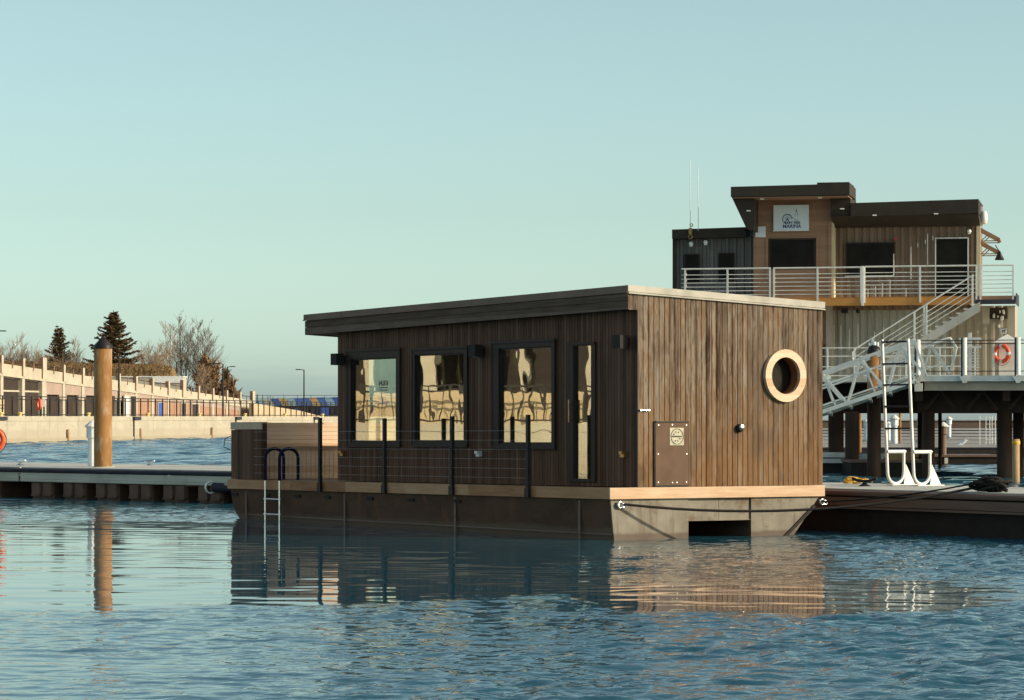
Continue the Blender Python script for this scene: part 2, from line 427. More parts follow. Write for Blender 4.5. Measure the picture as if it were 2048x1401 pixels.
# shackle eye
for px, py in ((1237, 1010), (1641, 1004)):
    c = wl(px, py)
    mb = MB().torus((c.x, -.03, c.z), .045, .011, (1, 0, 0), (0, 0, 1), 18, 6)
    mb.torus((c.x + .06, -.035, c.z - .01), .035, .009, (1, 0, 0), (0, .4, 1), 16, 6).box(c.x - .05, c.x + .03, -.02, .0, c.z - .04, c.z + .04)
    build('mooring_ring', mb, m['chrome'], sauna)
# scuppers along the side
for px in (470, 534, 595, 655, 740, 822, 915):
    y = B.hit(0, .05, px, 1000).y
    build('scupper', MB().box(.035, .06, y - .09, y + .09, -.29, -.24), m['black_matt'], sauna)
# ribs + rub line
mb = MB()
for i in range(10):
    y = .8 + i * 1.15
    mb.box(.052, .062, y, y + .05, -.95, -.2) if i % 3 == 0 else None
mb.prism([(.1, .05, -.69), (.1, yf - .5, -.62), (.1, yf - .5, -.64), (.1, .05, -.71)], (-.02, 0, 0))
build('rub_strip', mb, m['dock_brown'], sauna)

# deck
mb = MB()
nb = int((W - .08) / .14)
for i in range(nb):
    mb.box(.04 + i * .14, .04 + i * .14 + .134, .045, L - .045, -.035, 0.0)
mb.box(.06, W - .06, .06, L - .06, -.14, -.036)
build('deck', mb, m['deck_wood'], sauna)
fb = MB().box(-.0, .038, .0, L, -.165, .004)
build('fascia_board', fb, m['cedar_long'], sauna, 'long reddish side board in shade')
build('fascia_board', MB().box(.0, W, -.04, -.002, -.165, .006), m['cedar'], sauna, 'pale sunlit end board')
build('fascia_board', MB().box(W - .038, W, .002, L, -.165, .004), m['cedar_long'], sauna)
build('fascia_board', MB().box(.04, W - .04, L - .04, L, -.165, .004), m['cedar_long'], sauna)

def annulus_rect(x0, x1, z0, z1, t, y0, y1):
    return MB().box(x0, x0 + t, y0, y1, z0, z1).box(x1 - t, x1, y0, y1, z0, z1).box(x0 + t, x1 - t, y0, y1, z0, z0 + t).box(x0 + t, x1 - t, y0, y1, z1 - t, z1)
# ---- cabin openings on the long wall: (px0, px1, py0, py1) of the trim's outer edge, and of the glass
wins = [((696, 803, 700, 893), (704.5, 795, 717, 884)), ((826, 938, 697, 893), (832.6, 930.5, 708, 883.3)), ((986, 1113, 683, 897), (1000.5, 1106, 695, 887.6))]
door = ((1138, 1193, 686, 964), (1149.5, 1185, 692, 958))
def rect_long(r):
    a = LX(r[0], (r[2] + r[3]) / 2).y; b = LX(r[1], (r[2] + r[3]) / 2).y
    cx = (r[0] + r[1]) / 2
    return b, a, LX(cx, r[3]).z, LX(cx, r[2]).z          # y0,y1,z0,z1
openings = [rect_long(w[1]) for w in wins] + [rect_long(door[1])]
y_start = .0
# roof corner heights
XO = EX(1256, 600).x
zA = EX(1256, 571, -.02).z; zB = EX(1643, 605, -.02).z
pC = B.hit(0, XO, 611, 630); zC = pC.z; yC = pC.y
def ztop(x, y): return zA + (zB - zA) * (x - XO) / (xr + .02 - XO) + (zC - zA) * y / yC
TH = .35
def zwall(x, y): return ztop(x, y) - .12

def planked(axis_rng, pitch, openings, zt_f, gap=.009, z0=.012):
    out = []; a, b = axis_rng; n = int(round((b - a) / pitch))
    for i in range(n):
        p0 = a + (b - a) * i / n; p1 = a + (b - a) * (i + 1) / n - gap
        segs = [(z0, zt_f((p0 + p1) / 2))]
        for o in openings:
            if o[1] > p0 and o[0] < p1:
                ns = []
                for s0, s1 in segs:
                    if o[2] > s0: ns.append((s0, min(s1, o[2])))
                    if o[3] < s1: ns.append((max(s0, o[3]), s1))
                segs = ns
        out += [(p0, p1, s0, s1) for s0, s1 in segs if s1 - s0 > .02]
    return out
# long wall
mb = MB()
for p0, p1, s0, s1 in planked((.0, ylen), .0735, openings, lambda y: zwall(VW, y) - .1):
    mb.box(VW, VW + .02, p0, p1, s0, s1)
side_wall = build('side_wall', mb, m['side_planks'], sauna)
mb = MB()
ys = sorted(set([.02, ylen] + [o[0] for o in openings] + [o[1] for o in openings]))
for a, b in zip(ys[:-1], ys[1:]):
    mid = (a + b) / 2; hit = [o for o in openings if o[0] < mid < o[1]]
    if hit:
        mb.box(VW + .024, VW + .12, a, b, .012, hit[0][2]); mb.box(VW + .024, VW + .12, a, b, hit[0][3], zwall(VW, mid) - .05)
    else: mb.box(VW + .024, VW + .12, a, b, .012, zwall(VW, mid) - .05)
build('sheathing', mb, m['black_matt'], sauna)
# end wall with round hole
ring_c = EX(1567, 752, -.02); rc = (ring_c.x, ring_c.z); RO, RI = .412, .289
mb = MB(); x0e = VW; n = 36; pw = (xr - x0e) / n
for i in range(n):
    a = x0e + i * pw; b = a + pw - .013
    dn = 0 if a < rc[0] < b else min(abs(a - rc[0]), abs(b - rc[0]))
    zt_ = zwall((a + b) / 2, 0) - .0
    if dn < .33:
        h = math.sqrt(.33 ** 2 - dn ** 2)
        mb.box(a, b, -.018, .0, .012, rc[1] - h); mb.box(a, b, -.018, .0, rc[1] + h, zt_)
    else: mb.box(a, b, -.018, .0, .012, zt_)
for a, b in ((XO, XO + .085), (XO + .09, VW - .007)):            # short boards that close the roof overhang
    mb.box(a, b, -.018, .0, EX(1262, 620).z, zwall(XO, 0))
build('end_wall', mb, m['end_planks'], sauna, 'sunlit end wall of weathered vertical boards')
mb = MB(); h = .33
for a, b in ((x0e + .03, rc[0] - h), (rc[0] + h, xr)): mb.box(a, b, .004, .11, .012, zwall(b, 0) - .04)
mb.box(rc[0] - h, rc[0] + h, .004, .11, .012, rc[1] - h); mb.box(rc[0] - h, rc[0] + h, .004, .11, rc[1] + h, zwall(rc[0] + h, 0) - .04)
build('sheathing', mb, m['black_matt'], sauna)
build('corner_trim', MB().box(VW - .012, VW - .001, -.019, .05, .012, EX(1262, 620).z), m['trim'], sauna)
# other walls; the far end wall has a glazed opening that shows through the left window
fx = xr - .12; yw2 = ylen - .1
f0 = B.hit(1, yw2, 737, 800).x; f1 = B.hit(1, yw2, 812, 800).x
fz0 = B.hit(1, yw2, 770, 893).z; fz1 = B.hit(1, yw2, 770, 704).z
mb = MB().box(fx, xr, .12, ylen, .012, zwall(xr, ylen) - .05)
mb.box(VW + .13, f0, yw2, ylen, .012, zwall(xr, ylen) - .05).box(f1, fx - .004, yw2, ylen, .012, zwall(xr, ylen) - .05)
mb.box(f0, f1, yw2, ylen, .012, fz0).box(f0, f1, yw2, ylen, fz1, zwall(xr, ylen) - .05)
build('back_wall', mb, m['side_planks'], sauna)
fw = build('window', annulus_rect(f0 - .05, f1 + .05, fz0 - .05, fz1 + .05, .049, yw2 - .01, ylen + .01), m['trim'], sauna, 'window in the far end wall, seen through the left window')
build('pane', MB().box(f0, f1, yw2 + .05, yw2 + .056, fz0, fz1), m['pane_far'], fw)
def text_mesh(body, size, bold=0.0, width=1.0):
    cu = bpy.data.curves.new('lettering', 'FONT'); cu.body = body; cu.size = size; cu.align_x = 'CENTER'; cu.extrude = 0; cu.offset = bold; cu.resolution_u = 3
    o = bpy.data.objects.new('lettering', cu); COL.objects.link(o)
    dg = bpy.context.evaluated_depsgraph_get(); dg.update()
    me = o.evaluated_get(dg).to_mesh()
    vs = [(v.co.x * width, v.co.y) for v in me.vertices]; fs = [tuple(p.vertices) for p in me.polygons]
    o.evaluated_get(dg).to_mesh_clear(); bpy.data.objects.remove(o)
    return vs, fs
yt = yw2 + .044
c = B.hit(1, yt, 767, 771)
mb = MB(); vs, fs = text_mesh('KILN', .12, .005, .74); mb.add([(c.x - x, yt, c.z + y) for x, y in vs], fs)
for i in range(8):
    x = c.x - .088 + i * .022; a_, b_ = (.005, 0) if i % 2 else (0, .005)
    mb.prism([(x, yt, c.z - .035 + a_), (x + .021, yt, c.z - .035 + b_), (x + .021, yt, c.z - .05 + b_), (x, yt, c.z - .05 + a_)], (0, .001, 0))
for r_, (w_, n_) in enumerate(((.16, 8), (.11, 5))):
    for i in range(n_):
        x = c.x - w_ / 2 + w_ * i / n_; mb.box(x, x + w_ / n_ * .65, yt, yt + .001, c.z - .10 - r_ * .055, c.z - .08 - r_ * .055)
build('lettering', mb, m['black_matt'], fw)

# interior: floor, benches, stove
build('interior_lining', MB().box(VW + .13, fx - .01, .13, ylen - .11, .013, .03).box(fx - .5, fx - .05, .2, ylen - 2, .4, .46).box(fx - .9, fx - .5, .2, ylen - 2.2, .2, .25)
      .box(fx - .03, fx - .005, .13, ylen - .12, .04, 2.3), m['interior'], sauna)

# windows on the long side
for i, (o_, g_) in enumerate(wins):
    a, b, z0, z1 = rect_long(o_); ga, gb, gz0, gz1 = rect_long(g_)
    t = .035
    mb = MB()
    mb.box(VW - t, VW + .03, a, ga, z0, z1).box(VW - t, VW + .03, gb, b, z0, z1).box(VW - t, VW + .03, ga, gb, z0, gz0).box(VW - t, VW + .03, ga, gb, gz1, z1)
    mb.box(VW - t - .02, VW - t, a - .02, b + .02, z1 - .02, z1 + .02)
    mb.box(VW - t - .012, VW - t, a - .01, b + .01, z0 - .015, z0 + .015)
    mb.box(VW - t - .008, VW - t, a, a + .03, z0 + .015, z1 - .02).box(VW - t - .008, VW - t, b - .03, b, z0 + .015, z1 - .02)
    w = build('window', mb, m['trim'], sauna, ['left window, the far wall window and lettering showing through it', 'middle window', 'right and largest window'][i])
    build('pane', MB().box(VW + .02, VW + .026, ga, gb, gz0, gz1), m['pane_clear' if i == 0 else 'pane'], w)
    t2 = .022
    build('sash', MB().box(VW - .005, VW + .02, ga, ga + t2, gz0, gz1).box(VW - .005, VW + .02, gb - t2, gb, gz0, gz1).box(VW - .005, VW + .02, ga + t2, gb - t2, gz0, gz0 + t2).box(VW - .005, VW + .02, ga + t2, gb - t2, gz1 - t2, gz1), m['black_steel'], w)
a, b, z0, z1 = rect_long(door[0]); ga, gb, gz0, gz1 = rect_long(door[1])
mb = MB().box(VW - .03, VW + .03, a, ga, z0, z1).box(VW - .03, VW + .03, gb, b, z0, z1).box(VW - .03, VW + .03, ga, gb, z0, gz0).box(VW - .03, VW + .03, ga, gb, gz1, z1)
mb.box(VW - .045, VW - .03, a, b, z1 - .03, z1 + .01)
d = build('door', mb, m['trim'], sauna, 'narrow glass door at the near end of the side wall')
build('pane', MB().box(VW + .02, VW + .026, ga, gb, gz0, gz1), m['pane'], d)
build('handle', MB().tube([(VW - .08, gb + .05, 1.0), (VW - .08, gb + .05, 1.35)], .012).beam((VW - .08, gb + .05, 1.05), (VW - .03, gb + .05, 1.05), .015).beam((VW - .08, gb + .05, 1.3), (VW - .03, gb + .05, 1.3), .015), m['brass'], d)

# round window
mb = MB()
def annulus(mb, cx, cz, ri, ro, y0, y1, n=64):
    prof = [(ri, y0), (ro, y0), (ro, y1), (ri, y1), (ri, y0)]
    vs = []
    for r, y in prof[:4]:
        vs += [(cx + r * math.sin(2 * PI * k / n), y, cz + r * math.cos(2 * PI * k / n)) for k in range(n)]
    fs = []
    for i in range(4):
        for k_ in range(n):
            l_ = (k_ + 1) % n; fs.append((i * n + k_, i * n + l_, ((i + 1) % 4) * n + l_, ((i + 1) % 4) * n + k_))
    mb.add(vs, fs)
    return mb
annulus(mb, rc[0], rc[1], RI, RO, -.085, -.019)
rw = build('round_window', mb, m['cedar'], sauna, 'round window with a thick pale timber ring')
build('reveal', annulus(MB(), rc[0], rc[1], RI, RI + .025, -.018, .16), m['reveal'], rw)
build('pane', MB().cyl((rc[0], .14, rc[1]), RI, .012, 48, 'y'), m['pane_dark'], rw)

# hatch
a = EX(1310, 910, -.03); b = EX(1375.5, 910, -.03); z1 = EX(1342, 845.5, -.03).z; z0 = EX(1342, 971, -.03).z
hx = build('hatch', MB().box(a.x, b.x, -.05, -.019, z0, z1), m['brown_panel'], sauna, 'brown metal hatch on the end wall')
build('frame', MB().box(a.x - .02, a.x - .001, -.045, -.019, z0 - .02, z1 + .02).box(b.x + .001, b.x + .015, -.045, -.019, z0 - .02, z1 + .02).box(a.x, b.x, -.062, -.019, z1 + .001, z1 + .022).box(a.x, b.x, -.045, -.019, z0 - .02, z0 - .001), m['black_steel'], hx)
for i, (u_, w_) in enumerate(((.08, .04), (.5, .035), (.93, .04), (.07, .5), (.94, .5), (.07, .95), (.5, .955), (.64, .955), (.93, .95))):
    build('screw', MB().cyl((a.x + (b.x - a.x) * u_, -.056, z1 + (z0 - z1) * w_), .011, .006, 10, 'y'), m['chrome'], hx)
p0 = EX(1339, 856, -.05); p1 = EX(1367, 891, -.05)
pl = build('vent_plate', MB().box(p0.x, p1.x, -.058, -.0505, p1.z, p0.z), m['plate'], hx)
cxp, czp = (p0.x + p1.x) / 2, (p0.z + p1.z) / 2
mb = annulus(MB(), cxp + .005, czp, .112, .121, -.062, -.058, 40)
for k_ in range(8):
    an = k_ * PI / 4 + .3
    if abs(math.sin(an)) > .35: mb.box(cxp + .065 * math.cos(an) - .009, cxp + .065 * math.cos(an) + .009, -.062, -.058, czp + .072 * math.sin(an) - .009, czp + .072 * math.sin(an) + .009)
for k_ in range(7): mb.box(cxp - .095 + k_ * .028, cxp - .077 + k_ * .028, -.062, -.058, czp - .012, czp + .012)
build('grille', mb, m['black_steel'], pl)
# small fittings on the end wall
c = EX(1478, 857, -.03)
ex = build('exhaust_port', MB().lathe([(.03, -.019), (.062, -.019), (.066, -.05), (.05, -.085), (.028, -.09), (.001, -.07)], (c.x, 0, c.z), 20, 'y'), m['black_steel'], sauna)
build('cap', MB().lathe([(.04, -.09), (.05, -.082), (.052, -.095), (.03, -.105), (.001, -.105)], (c.x + .012, 0, c.z + .02), 16, 'y'), m['chrome'], ex)
c0 = EX(1279, 821, -.03); c1 = EX(1298, 821, -.03)
build('tie_bar', MB().tube([(c0.x, -.05, c0.z), (c1.x, -.05, c1.z)], .013).box(c0.x, c0.x + .03, -.05, -.018, c0.z - .015, c0.z + .015).box(c1.x - .03, c1.x, -.05, -.018, c1.z - .015, c1.z + .015), m['chrome'], sauna)

# roof
x1 = xr + .02
def slab(x0_, x1_, y0_, y1_, off0, off1, zt_=None):
    zt_ = zt_ or ztop
    c_ = [(x0_, y0_), (x1_, y0_), (x1_, y1_), (x0_, y1_)]
    return [(x, y, zt_(x, y) + off0) for x, y in c_] + [(x, y, zt_(x, y) + off1) for x, y in c_]
roof = build('roof', MB().hexa(slab(XO + .03, x1 - .02, .03, yC - .02, -TH * .98, -.035)), m['roof_black'], sauna)
build('roof_top', MB().hexa(slab(XO + .001, x1, -.0, yC, -.03, -.002)), m['roof_black'], roof)
# long side: bronze flashing over two dark boards
mb = MB().hexa(slab(XO - .03, XO, -.03, yC + .02, -.10, 0))
mb.hexa(slab(XO - .045, XO - .03, -.03, yC + .02, -.112, -.094))
for yy in (4.2, 8.3): mb.hexa(slab(XO - .034, XO - .03, yy, yy + .12, -.094, -.001))
build('flashing', mb, m['flash_dark'], roof)
mb = MB().hexa(slab(XO - .012, XO + .028, -.018, yC, -.225, -.115)).hexa(slab(XO - .012, XO + .028, -.018, yC, -TH - .01, -.231))
mb.hexa(slab(XO + .03, x1 - .03, yC - .018, yC + .01, -.225, -.04)).hexa(slab(XO + .03, x1 - .03, yC - .018, yC + .01, -TH - .01, -.231))
build('fascia', mb, m['fascia_dark'], roof)
mb = MB().hexa(slab(XO - .03, x1, -.045, -.02, -.095, .004)).hexa(slab(XO - .03, x1, -.06, -.022, -.125, -.112)).hexa(slab(XO, x1, -.032, -.019, -.112, -.095))
build('flashing', mb, m['flash'], roof, 'bright zinc edge above the sunlit end wall')
build('soffit', MB().hexa(slab(XO + .03, VW - .002, .02, yC - .02, -TH + .01, -TH + .03)), m['fascia_dark'], roof)

# wall lamps
for px0, px1, py0, py1 in ((668, 697, 708, 733), (944, 975, 691, 716), (1237, 1262, 672, 699)):
    c = LX((px0 + px1) / 2 + 5, (py0 + py1) / 2)
    wd = .10
    mb = MB().box(VW - .21, VW - .06, c.y - wd, c.y + wd, c.z - .09, c.z + .11).box(VW - .06, VW - .001, c.y - .05, c.y + .05, c.z - .05, c.z + .07)
    lm = build('wall_lamp', mb, m['black_matt'], sauna)
    build('lens', MB().cyl((VW - .135, c.y, c.z - .094), .05, .004, 14), m['lamp_white'], lm)
# small brass deck lights
for px, py, mm in ((688, 907, 'brass'), (961, 908, 'steel'), (1250, 909, 'brass')):
    c = LX(px, py)
    build('step_light', MB().box(VW - .06, VW - .001, c.y - .05, c.y + .05, c.z - .045, c.z + .045).box(VW - .1, VW - .06, c.y - .05, c.y + .03, c.z + .0, c.z + .045), m[mm], sauna)

# rail posts and wires
posts = []
for px, py in ((640, 836), (769, 837), (904, 833), (1056, 830)):
    c = B.hit(0, -.03, px, py); posts.append(c.y)
    po = build('rail_post', MB().box(-.055, -.001, c.y - .03, c.y + .03, -.17, c.z), m['black_steel'], sauna)
    build('foot_plate', MB().box(-.066, -.0555, c.y - .055, c.y + .055, -.165, -.02), m['black_steel'], po)
for i in range(6):
    z = .13 + i * .148
    pts = [(-.03, posts[-1], z)] + [(-.03, (posts[j] + posts[j - 1]) / 2 if False else posts[j], z) for j in (2, 1, 0)] + [(-.03, L - 1.02, z)]
    build('rail_wire', MB().tube(pts, .0011, 5), m['steel'], sauna)

# boarding ladder
la = B.hit(0, -.06, 531.5, 950).y; lb = B.hit(0, -.06, 560, 950).y
lad = build('boarding_ladder', MB(), m['chrome'], sauna) if False else None
mb = MB()
for y in (la, lb):
    mb.tube([(-.07, y, .02), (-.07, y, -1.0)], .019, 8)
for z in (-.33, -.60, -.85): mb.tube([(-.07, la + .05, z), (-.07, lb - .05, z)], .015, 6)
ld = build('boarding_ladder', mb, m['chrome'], sauna)
for y in (la, lb):
    pts = [(-.07, y, .0), (-.07, y, .40)] + [(-.07 + .19 * (1 - math.cos(t)), y, .40 + .17 * math.sin(t)) for t in [PI * q / 10 for q in range(1, 10)]] + [(.31, y, .40), (.31, y, .01)]
    build('padded_hoop', MB().tube(pts, .03, 8), m['navy'], ld)

# bulwark and bench on the open end
zr = B.hit(0, .06, 490, 845).z
yw = B.hit(0, .03, 521.5, 900).y
mb = MB()
npl = 8
for i in range(npl):
    a = yw + (L - .05 - yw) * i / npl; b = yw + (L - .05 - yw) * (i + 1) / npl - .008
    mb.box(.045, .065, a, b, .01, zr - .135)
mb.box(.067, .16, yw, L - .16, .01, zr - .02)
bw = build('bulwark', mb, m['side_planks'], sauna)
build('cap_board', MB().box(.035, .066, yw, L - .05, zr - .13, zr).box(.068, .17, yw, L - .05, zr - .018, zr + .004), m['cedar'], bw)
# end board wall
mb = MB()
for i in range(6): mb.box(.165, W - .05, L - .13, L - .105, zr - (i + 1) * .078, zr - i * .078 - .004)
bk = build('backrest', mb, m['cedar'], sauna, 'pale board backrest across the open end')
build('end_cladding', MB().box(.165, W - .05, L - .10, L - .045, .01, zr - .002), m['side_planks'], bk)
zseat = B.hit(1, L - .6, 660, 892).z
bn = build('bench', MB().box(.17, W - .1, L - .62, L - .14, zseat - .035, zseat), m['cedar'], sauna)
mb = MB(); nn = 40
for i in range(nn):
    a = .17 + (W - .32) * i / nn; mb.box(a, a + (W - .32) / nn - .008, L - .58, L - .56, .01, zseat - .037)
mb.box(.17, W - .15, L - .555, L - .5, .01, zseat - .04)
build('bench_front', mb, m['cedar'], bn)
# small wire hook on the far side of the bulwark
c = B.hit(1, L + .02, 452, 880)
build('line_hook', MB().tube([(.05, L - .03, zr - .25), (.0, L + .1, zr - .3), (-.02, L + .1, zr - .45), (.04, L - .03, zr - .5)], .008, 6), m['black_steel'], sauna)
# ================================================================== docks near the sauna
def float_dock(name, label, fr, x0, x1, wid, side, drums, group, step=None):
    t = thing(name, label, 'dock', fr.M, group)
    build('deck', MB().box(x0 + .01, x1 - .01, .0, wid, -.09, 0), m['dock_deck'], t)
    mb = MB()
    x = x0 + 2.4
    while x < x1 - .5:
        mb.box(x, x + .012, .02, wid - .02, .0, .003); x += 2.4
    build('deck_seam', mb, m['fender'], t)
    mb = MB(); pr = [(-.02, -.02), (-.075, -.035), (-.085, -.065), (-.075, -.105), (-.02, -.12)]
    mb.prism([(x0 + .01, y, z) for y, z in pr], (x1 - x0 - .02, 0, 0))
    build('rub_rail', mb, m['fender'] if side == 'pale' else m['dock_brown'], t)
    if side == 'pale':
        build('side_board', MB().box(x0 + .02, x1 - .02, -.035, -.003, -.265, -.125).box(x0 + .02, x1 - .02, -.05, -.036, -.315, -.285).box(x0 + .02, x1 - .02, -.03, -.004, -.33, -.27), m['dock_alu'], t)
    else:
        build('side_board', MB().box(x0 + .02, x1 - .02, -.06, -.003, -.275, -.135).box(x0 + .02, x1 - .02, -.075, -.061, -.32, -.285), m['dock_brown'], t)
        build('skirt', MB().box(x0 + .05, x1 - .05, .05, wid - .05, -.95, -.1), m['black_matt'], t)
    build('back_board', MB().box(x0 + .02, x1 - .02, wid + .002, wid + .04, -.3, -.01), m['dock_alu'], t)
    if drums:
        x = x0 + .35; d0 = None
        while x < x1 - .9:
            mb = MB()
            for a in (x, x + .39):
                pr = [(a, .06), (a + .03, .0), (a + .31, .0), (a + .34, .06)]
                mb.prism([(p, y, -.62) for p, y in pr], (0, 0, .27))
                mb.box(a + .02, a + .32, -.02, .06, -.655, -.625)
            mb.box(x, x + .75, .07, wid - .1, -.85, -.34)
            build('float', mb, m['drum'], t)
            x += 1.12
    return t
TOPZ = .70
pl_ = world_at(42, 67.5 - (67.5 - 62.5) * .11, TOPZ)
DL = Frame(pl_, (5.76, -5.0, 0), (5.0, 5.76, 0))
xe = DL.hit(1, 0, 560, 945).x
G1 = 'floating dock sections'
float_dock('floating_dock', 'pale floating dock on brown floats reaching from the tall ochre pile to behind the sauna', DL, .0, xe, 4.6, 'pale', True, G1)
float_dock('floating_dock', 'short end of pale floating dock cut off by the left edge of the photo', DL, -7.5, -.03, 4.6, 'pale', True, G1)
pr_ = world_at(1650, 47.1, TOPZ)
DR = Frame(pr_, (2.62, -3.5, 0), (3.5, 2.62, 0))
float_dock('floating_dock', 'dark brown sided floating dock that the sauna is moored to, right foreground', DR, DR.loc(world_at(900, 55, .7)).x, 9.5, 2.9, 'brown', False, G1)
# outfall pipe under the left dock
c = DL.hit(1, -.06, 425, 975)
t = thing('flanged_pipe', 'short round flanged pipe poking out under the dock beside the sauna', 'pipe', DL.M @ Matrix.Translation(c))
build('pipe', MB().tube([(.05, -.02, 0), (.95, .3, 0)], .10, 16), m['fender'], t)
build('flange', MB().torus((0, -.05, 0), .125, .022, (.35, .93, 0), (0, 0, 1), 24, 8), m['steel'], t)
for a in (.6, 2.2, 4.3): build('bolt', MB().cyl((.12 * math.cos(a) * .4, -.1 , .13 * math.sin(a)), .02, .04, 8, 'y'), m['white_plastic'], t)

def cleat(label, fr, px, py, s=1.0, M_='chrome', rot=0):
    g = fr.hit(2, 0, px, py)
    t = thing('dock_cleat', label, 'cleat', fr.M @ Matrix.Translation(g) @ Matrix.Rotation(rot, 4, 'Z'), 'mooring cleats on the docks')
    build('base', MB().lathe([(.001, .05 * s), (.03 * s, .05 * s), (.05 * s, .03 * s), (.09 * s, .01 * s), (.1 * s, .001)], (0, 0, 0), 14), m[M_], t)
    build('horn', MB().tube([(-.2 * s, 0, .12 * s), (-.1 * s, 0, .085 * s), (0, 0, .075 * s), (.1 * s, 0, .085 * s), (.2 * s, 0, .12 * s)], .022 * s, 8), m[M_], t)
    return t
cleat('metal cleat at the joint of the two pale docks near the left edge', DL, 40, 931, 1.0)
cleat('metal cleat on the pale dock just right of the ochre pile', DL, 299, 931, .9)
cleat('black cleat wrapped in yellow rope on the brown dock', DR, 1729, 973, 1.1, 'black_steel', .4)

# big pile with conical cap
pc = world_at(206, 66.9, 0)
t = thing('mooring_pile', 'tall ochre steel pile with black conical cap rising through the pale dock', 'pile', pc, 'mooring piles')
R_ = 18 * 66.9 / F; zt_ = EYE + (835 - 696) * 66.9 / F
build('shaft', MB().lathe([(.001, -1.5), (R_, -1.5), (R_, zt_), (.001, zt_)], n=40), m['pile_yellow'], t)
build('cap', MB().lathe([(R_ + .012, zt_ - .02), (R_ + .014, zt_ + .04), (.02, zt_ + .26), (.001, zt_ + .265)], n=40), m['black_steel'], t)
build('collar', MB().lathe([(R_ + .02, TOPZ - .05), (R_ + .06, TOPZ - .05), (R_ + .06, TOPZ + .012), (R_ + .02, TOPZ + .012)], n=40), m['dock_alu'], t)

def pedestal(label, pos, s=1.0, body='white_plastic', group='dock power pedestals', z0=TOPZ):
    t = thing('power_pedestal', label, 'pedestal', (pos.x, pos.y, z0), group)
    build('body', MB().lathe([(.13 * s, 0), (.13 * s, .75 * s), (.17 * s, .78 * s), (.17 * s, 1.06 * s), (.001, 1.06 * s)], n=4 if False else 12, smooth=False), m[body], t)
    build('hood', MB().lathe([(.21 * s, 1.06 * s), (.22 * s, 1.10 * s), (.05 * s, 1.24 * s), (.001, 1.25 * s), ], n=12, smooth=False), m['white_paint'], t)
    return t
pedestal('pale blue-white power pedestal half hidden behind the ochre pile', world_at(185, 68.3, 0), .86)
# lifebuoy on post, left edge
lp = world_at(-15, 66.5, 0)
t = thing('lifebuoy', 'orange lifebuoy cut off by the left edge above the dock', 'lifebuoy', (lp.x, lp.y, EYE - 45 * 66.5 / F), 'lifebuoys')
build('ring', MB().torus((0, 0, 0), .24, .062, (1, .2, 0), (0, 0, 1), 36, 12), m['lifebuoy'], t)
build('grab_rope', MB().torus((0, -.02, -.02), .32, .008, (1, .2, 0), (0, 0, 1), 30, 6), m['rope_black'], t)
t = thing('buoy_post', 'white post that holds the lifebuoy at the left edge of the dock', 'post', (lp.x - .05, lp.y + .13, TOPZ))
build('post', MB().box(-.06, .06, -.04, .04, 0, 1.2), m['white_paint'], t); build('base_plate', MB().box(-.12, .12, -.1, .1, 0, .012), m['steel'], t)

# ---- mooring lines
def sagline(p, q, sag, n=14): return [p.lerp(q, i / n) + Vector((0, 0, -4 * sag * (i / n) * (1 - i / n))) for i in range(n + 1)]
ring1 = B.M @ Vector((EX(1245, 1009, -.03).x, -.06, EX(1245, 1009, -.03).z)); ring2 = B.M @ Vector((EX(1641, 1004, -.03).x, -.05, EX(1641, 1004, -.03).z))
coil_l = DR.hit(2, 0, 1965, 985); coil_l.y = max(coil_l.y, .28); coil = DR.M @ coil_l
e1 = coil + Vector((-.26, 0, .06))
tag(build('mooring_rope', MB().tube(sagline(ring1, e1, .21), .02, 8), m['rope_black']), 'long black rope sagging across the sauna end from its left ring to the dock', 'rope', 'mooring ropes')
tag(build('mooring_rope', MB().tube(sagline(ring2, e1 + Vector((0, 0, .07)), .05), .013, 8), m['rope_black']), 'short black rope from the right corner of the pontoon to the dock', 'rope', 'mooring ropes')
rr = random.Random(3); mb = MB()
for i in range(26):
    a = rr.uniform(0, PI); e = rr.uniform(-.5, .5); R0 = rr.uniform(.08, .2)
    c = Vector((rr.uniform(-.17, .17), rr.uniform(-.08, .08), .07 + rr.uniform(0, .08)))
    mb.torus(c, R0, .02, (math.cos(a), math.sin(a), 0), (-math.sin(a) * math.cos(e), math.cos(a) * math.cos(e), math.sin(e)), 16, 6)
for i in range(7): mb.torus((-.2 + i * .07, 0, .10 + .03 * math.sin(i)), .10 - abs(i - 3) * .008, .022, (0, 1, 0), (0, 0, 1), 16, 6)
mb.tube([(.15, 0, .06), (.28, -.02, .05), (.36, 0, .025)], .03, 8)
t = thing('rope_heap', 'heap of black mooring rope wound round a cleat on the brown dock', 'rope', Matrix.Translation(coil + Vector((0, 0, .004))) @ Matrix.Rotation(-.9, 4, 'Z'))
build('coil', mb, m['rope_black'], t)
yl = DR.M @ DR.hit(2, 0, 1712, 970)
mb = MB(); rr = random.Random(5)
for i in range(9):
    R0 = rr.uniform(.05, .11)
    mb.torus((rr.uniform(-.12, .08), rr.uniform(-.05, .05), .04 + i * .008), R0, .012, (1, .1, rr.uniform(-.12, .12)), (0, .8, rr.uniform(-.2, .3)), 18, 6)
mb.tube([(.0, .0, .06), (.12, -.03, .07), (.2, 0, .09), (.28, .03, .04)], .013, 6)
t = thing('rope_heap', 'loose loops of yellow rope on the brown dock beside the sauna corner', 'rope', Matrix.Translation(yl + Vector((0, 0, .004))))
build('coil', mb, m['rope_yellow'], t)

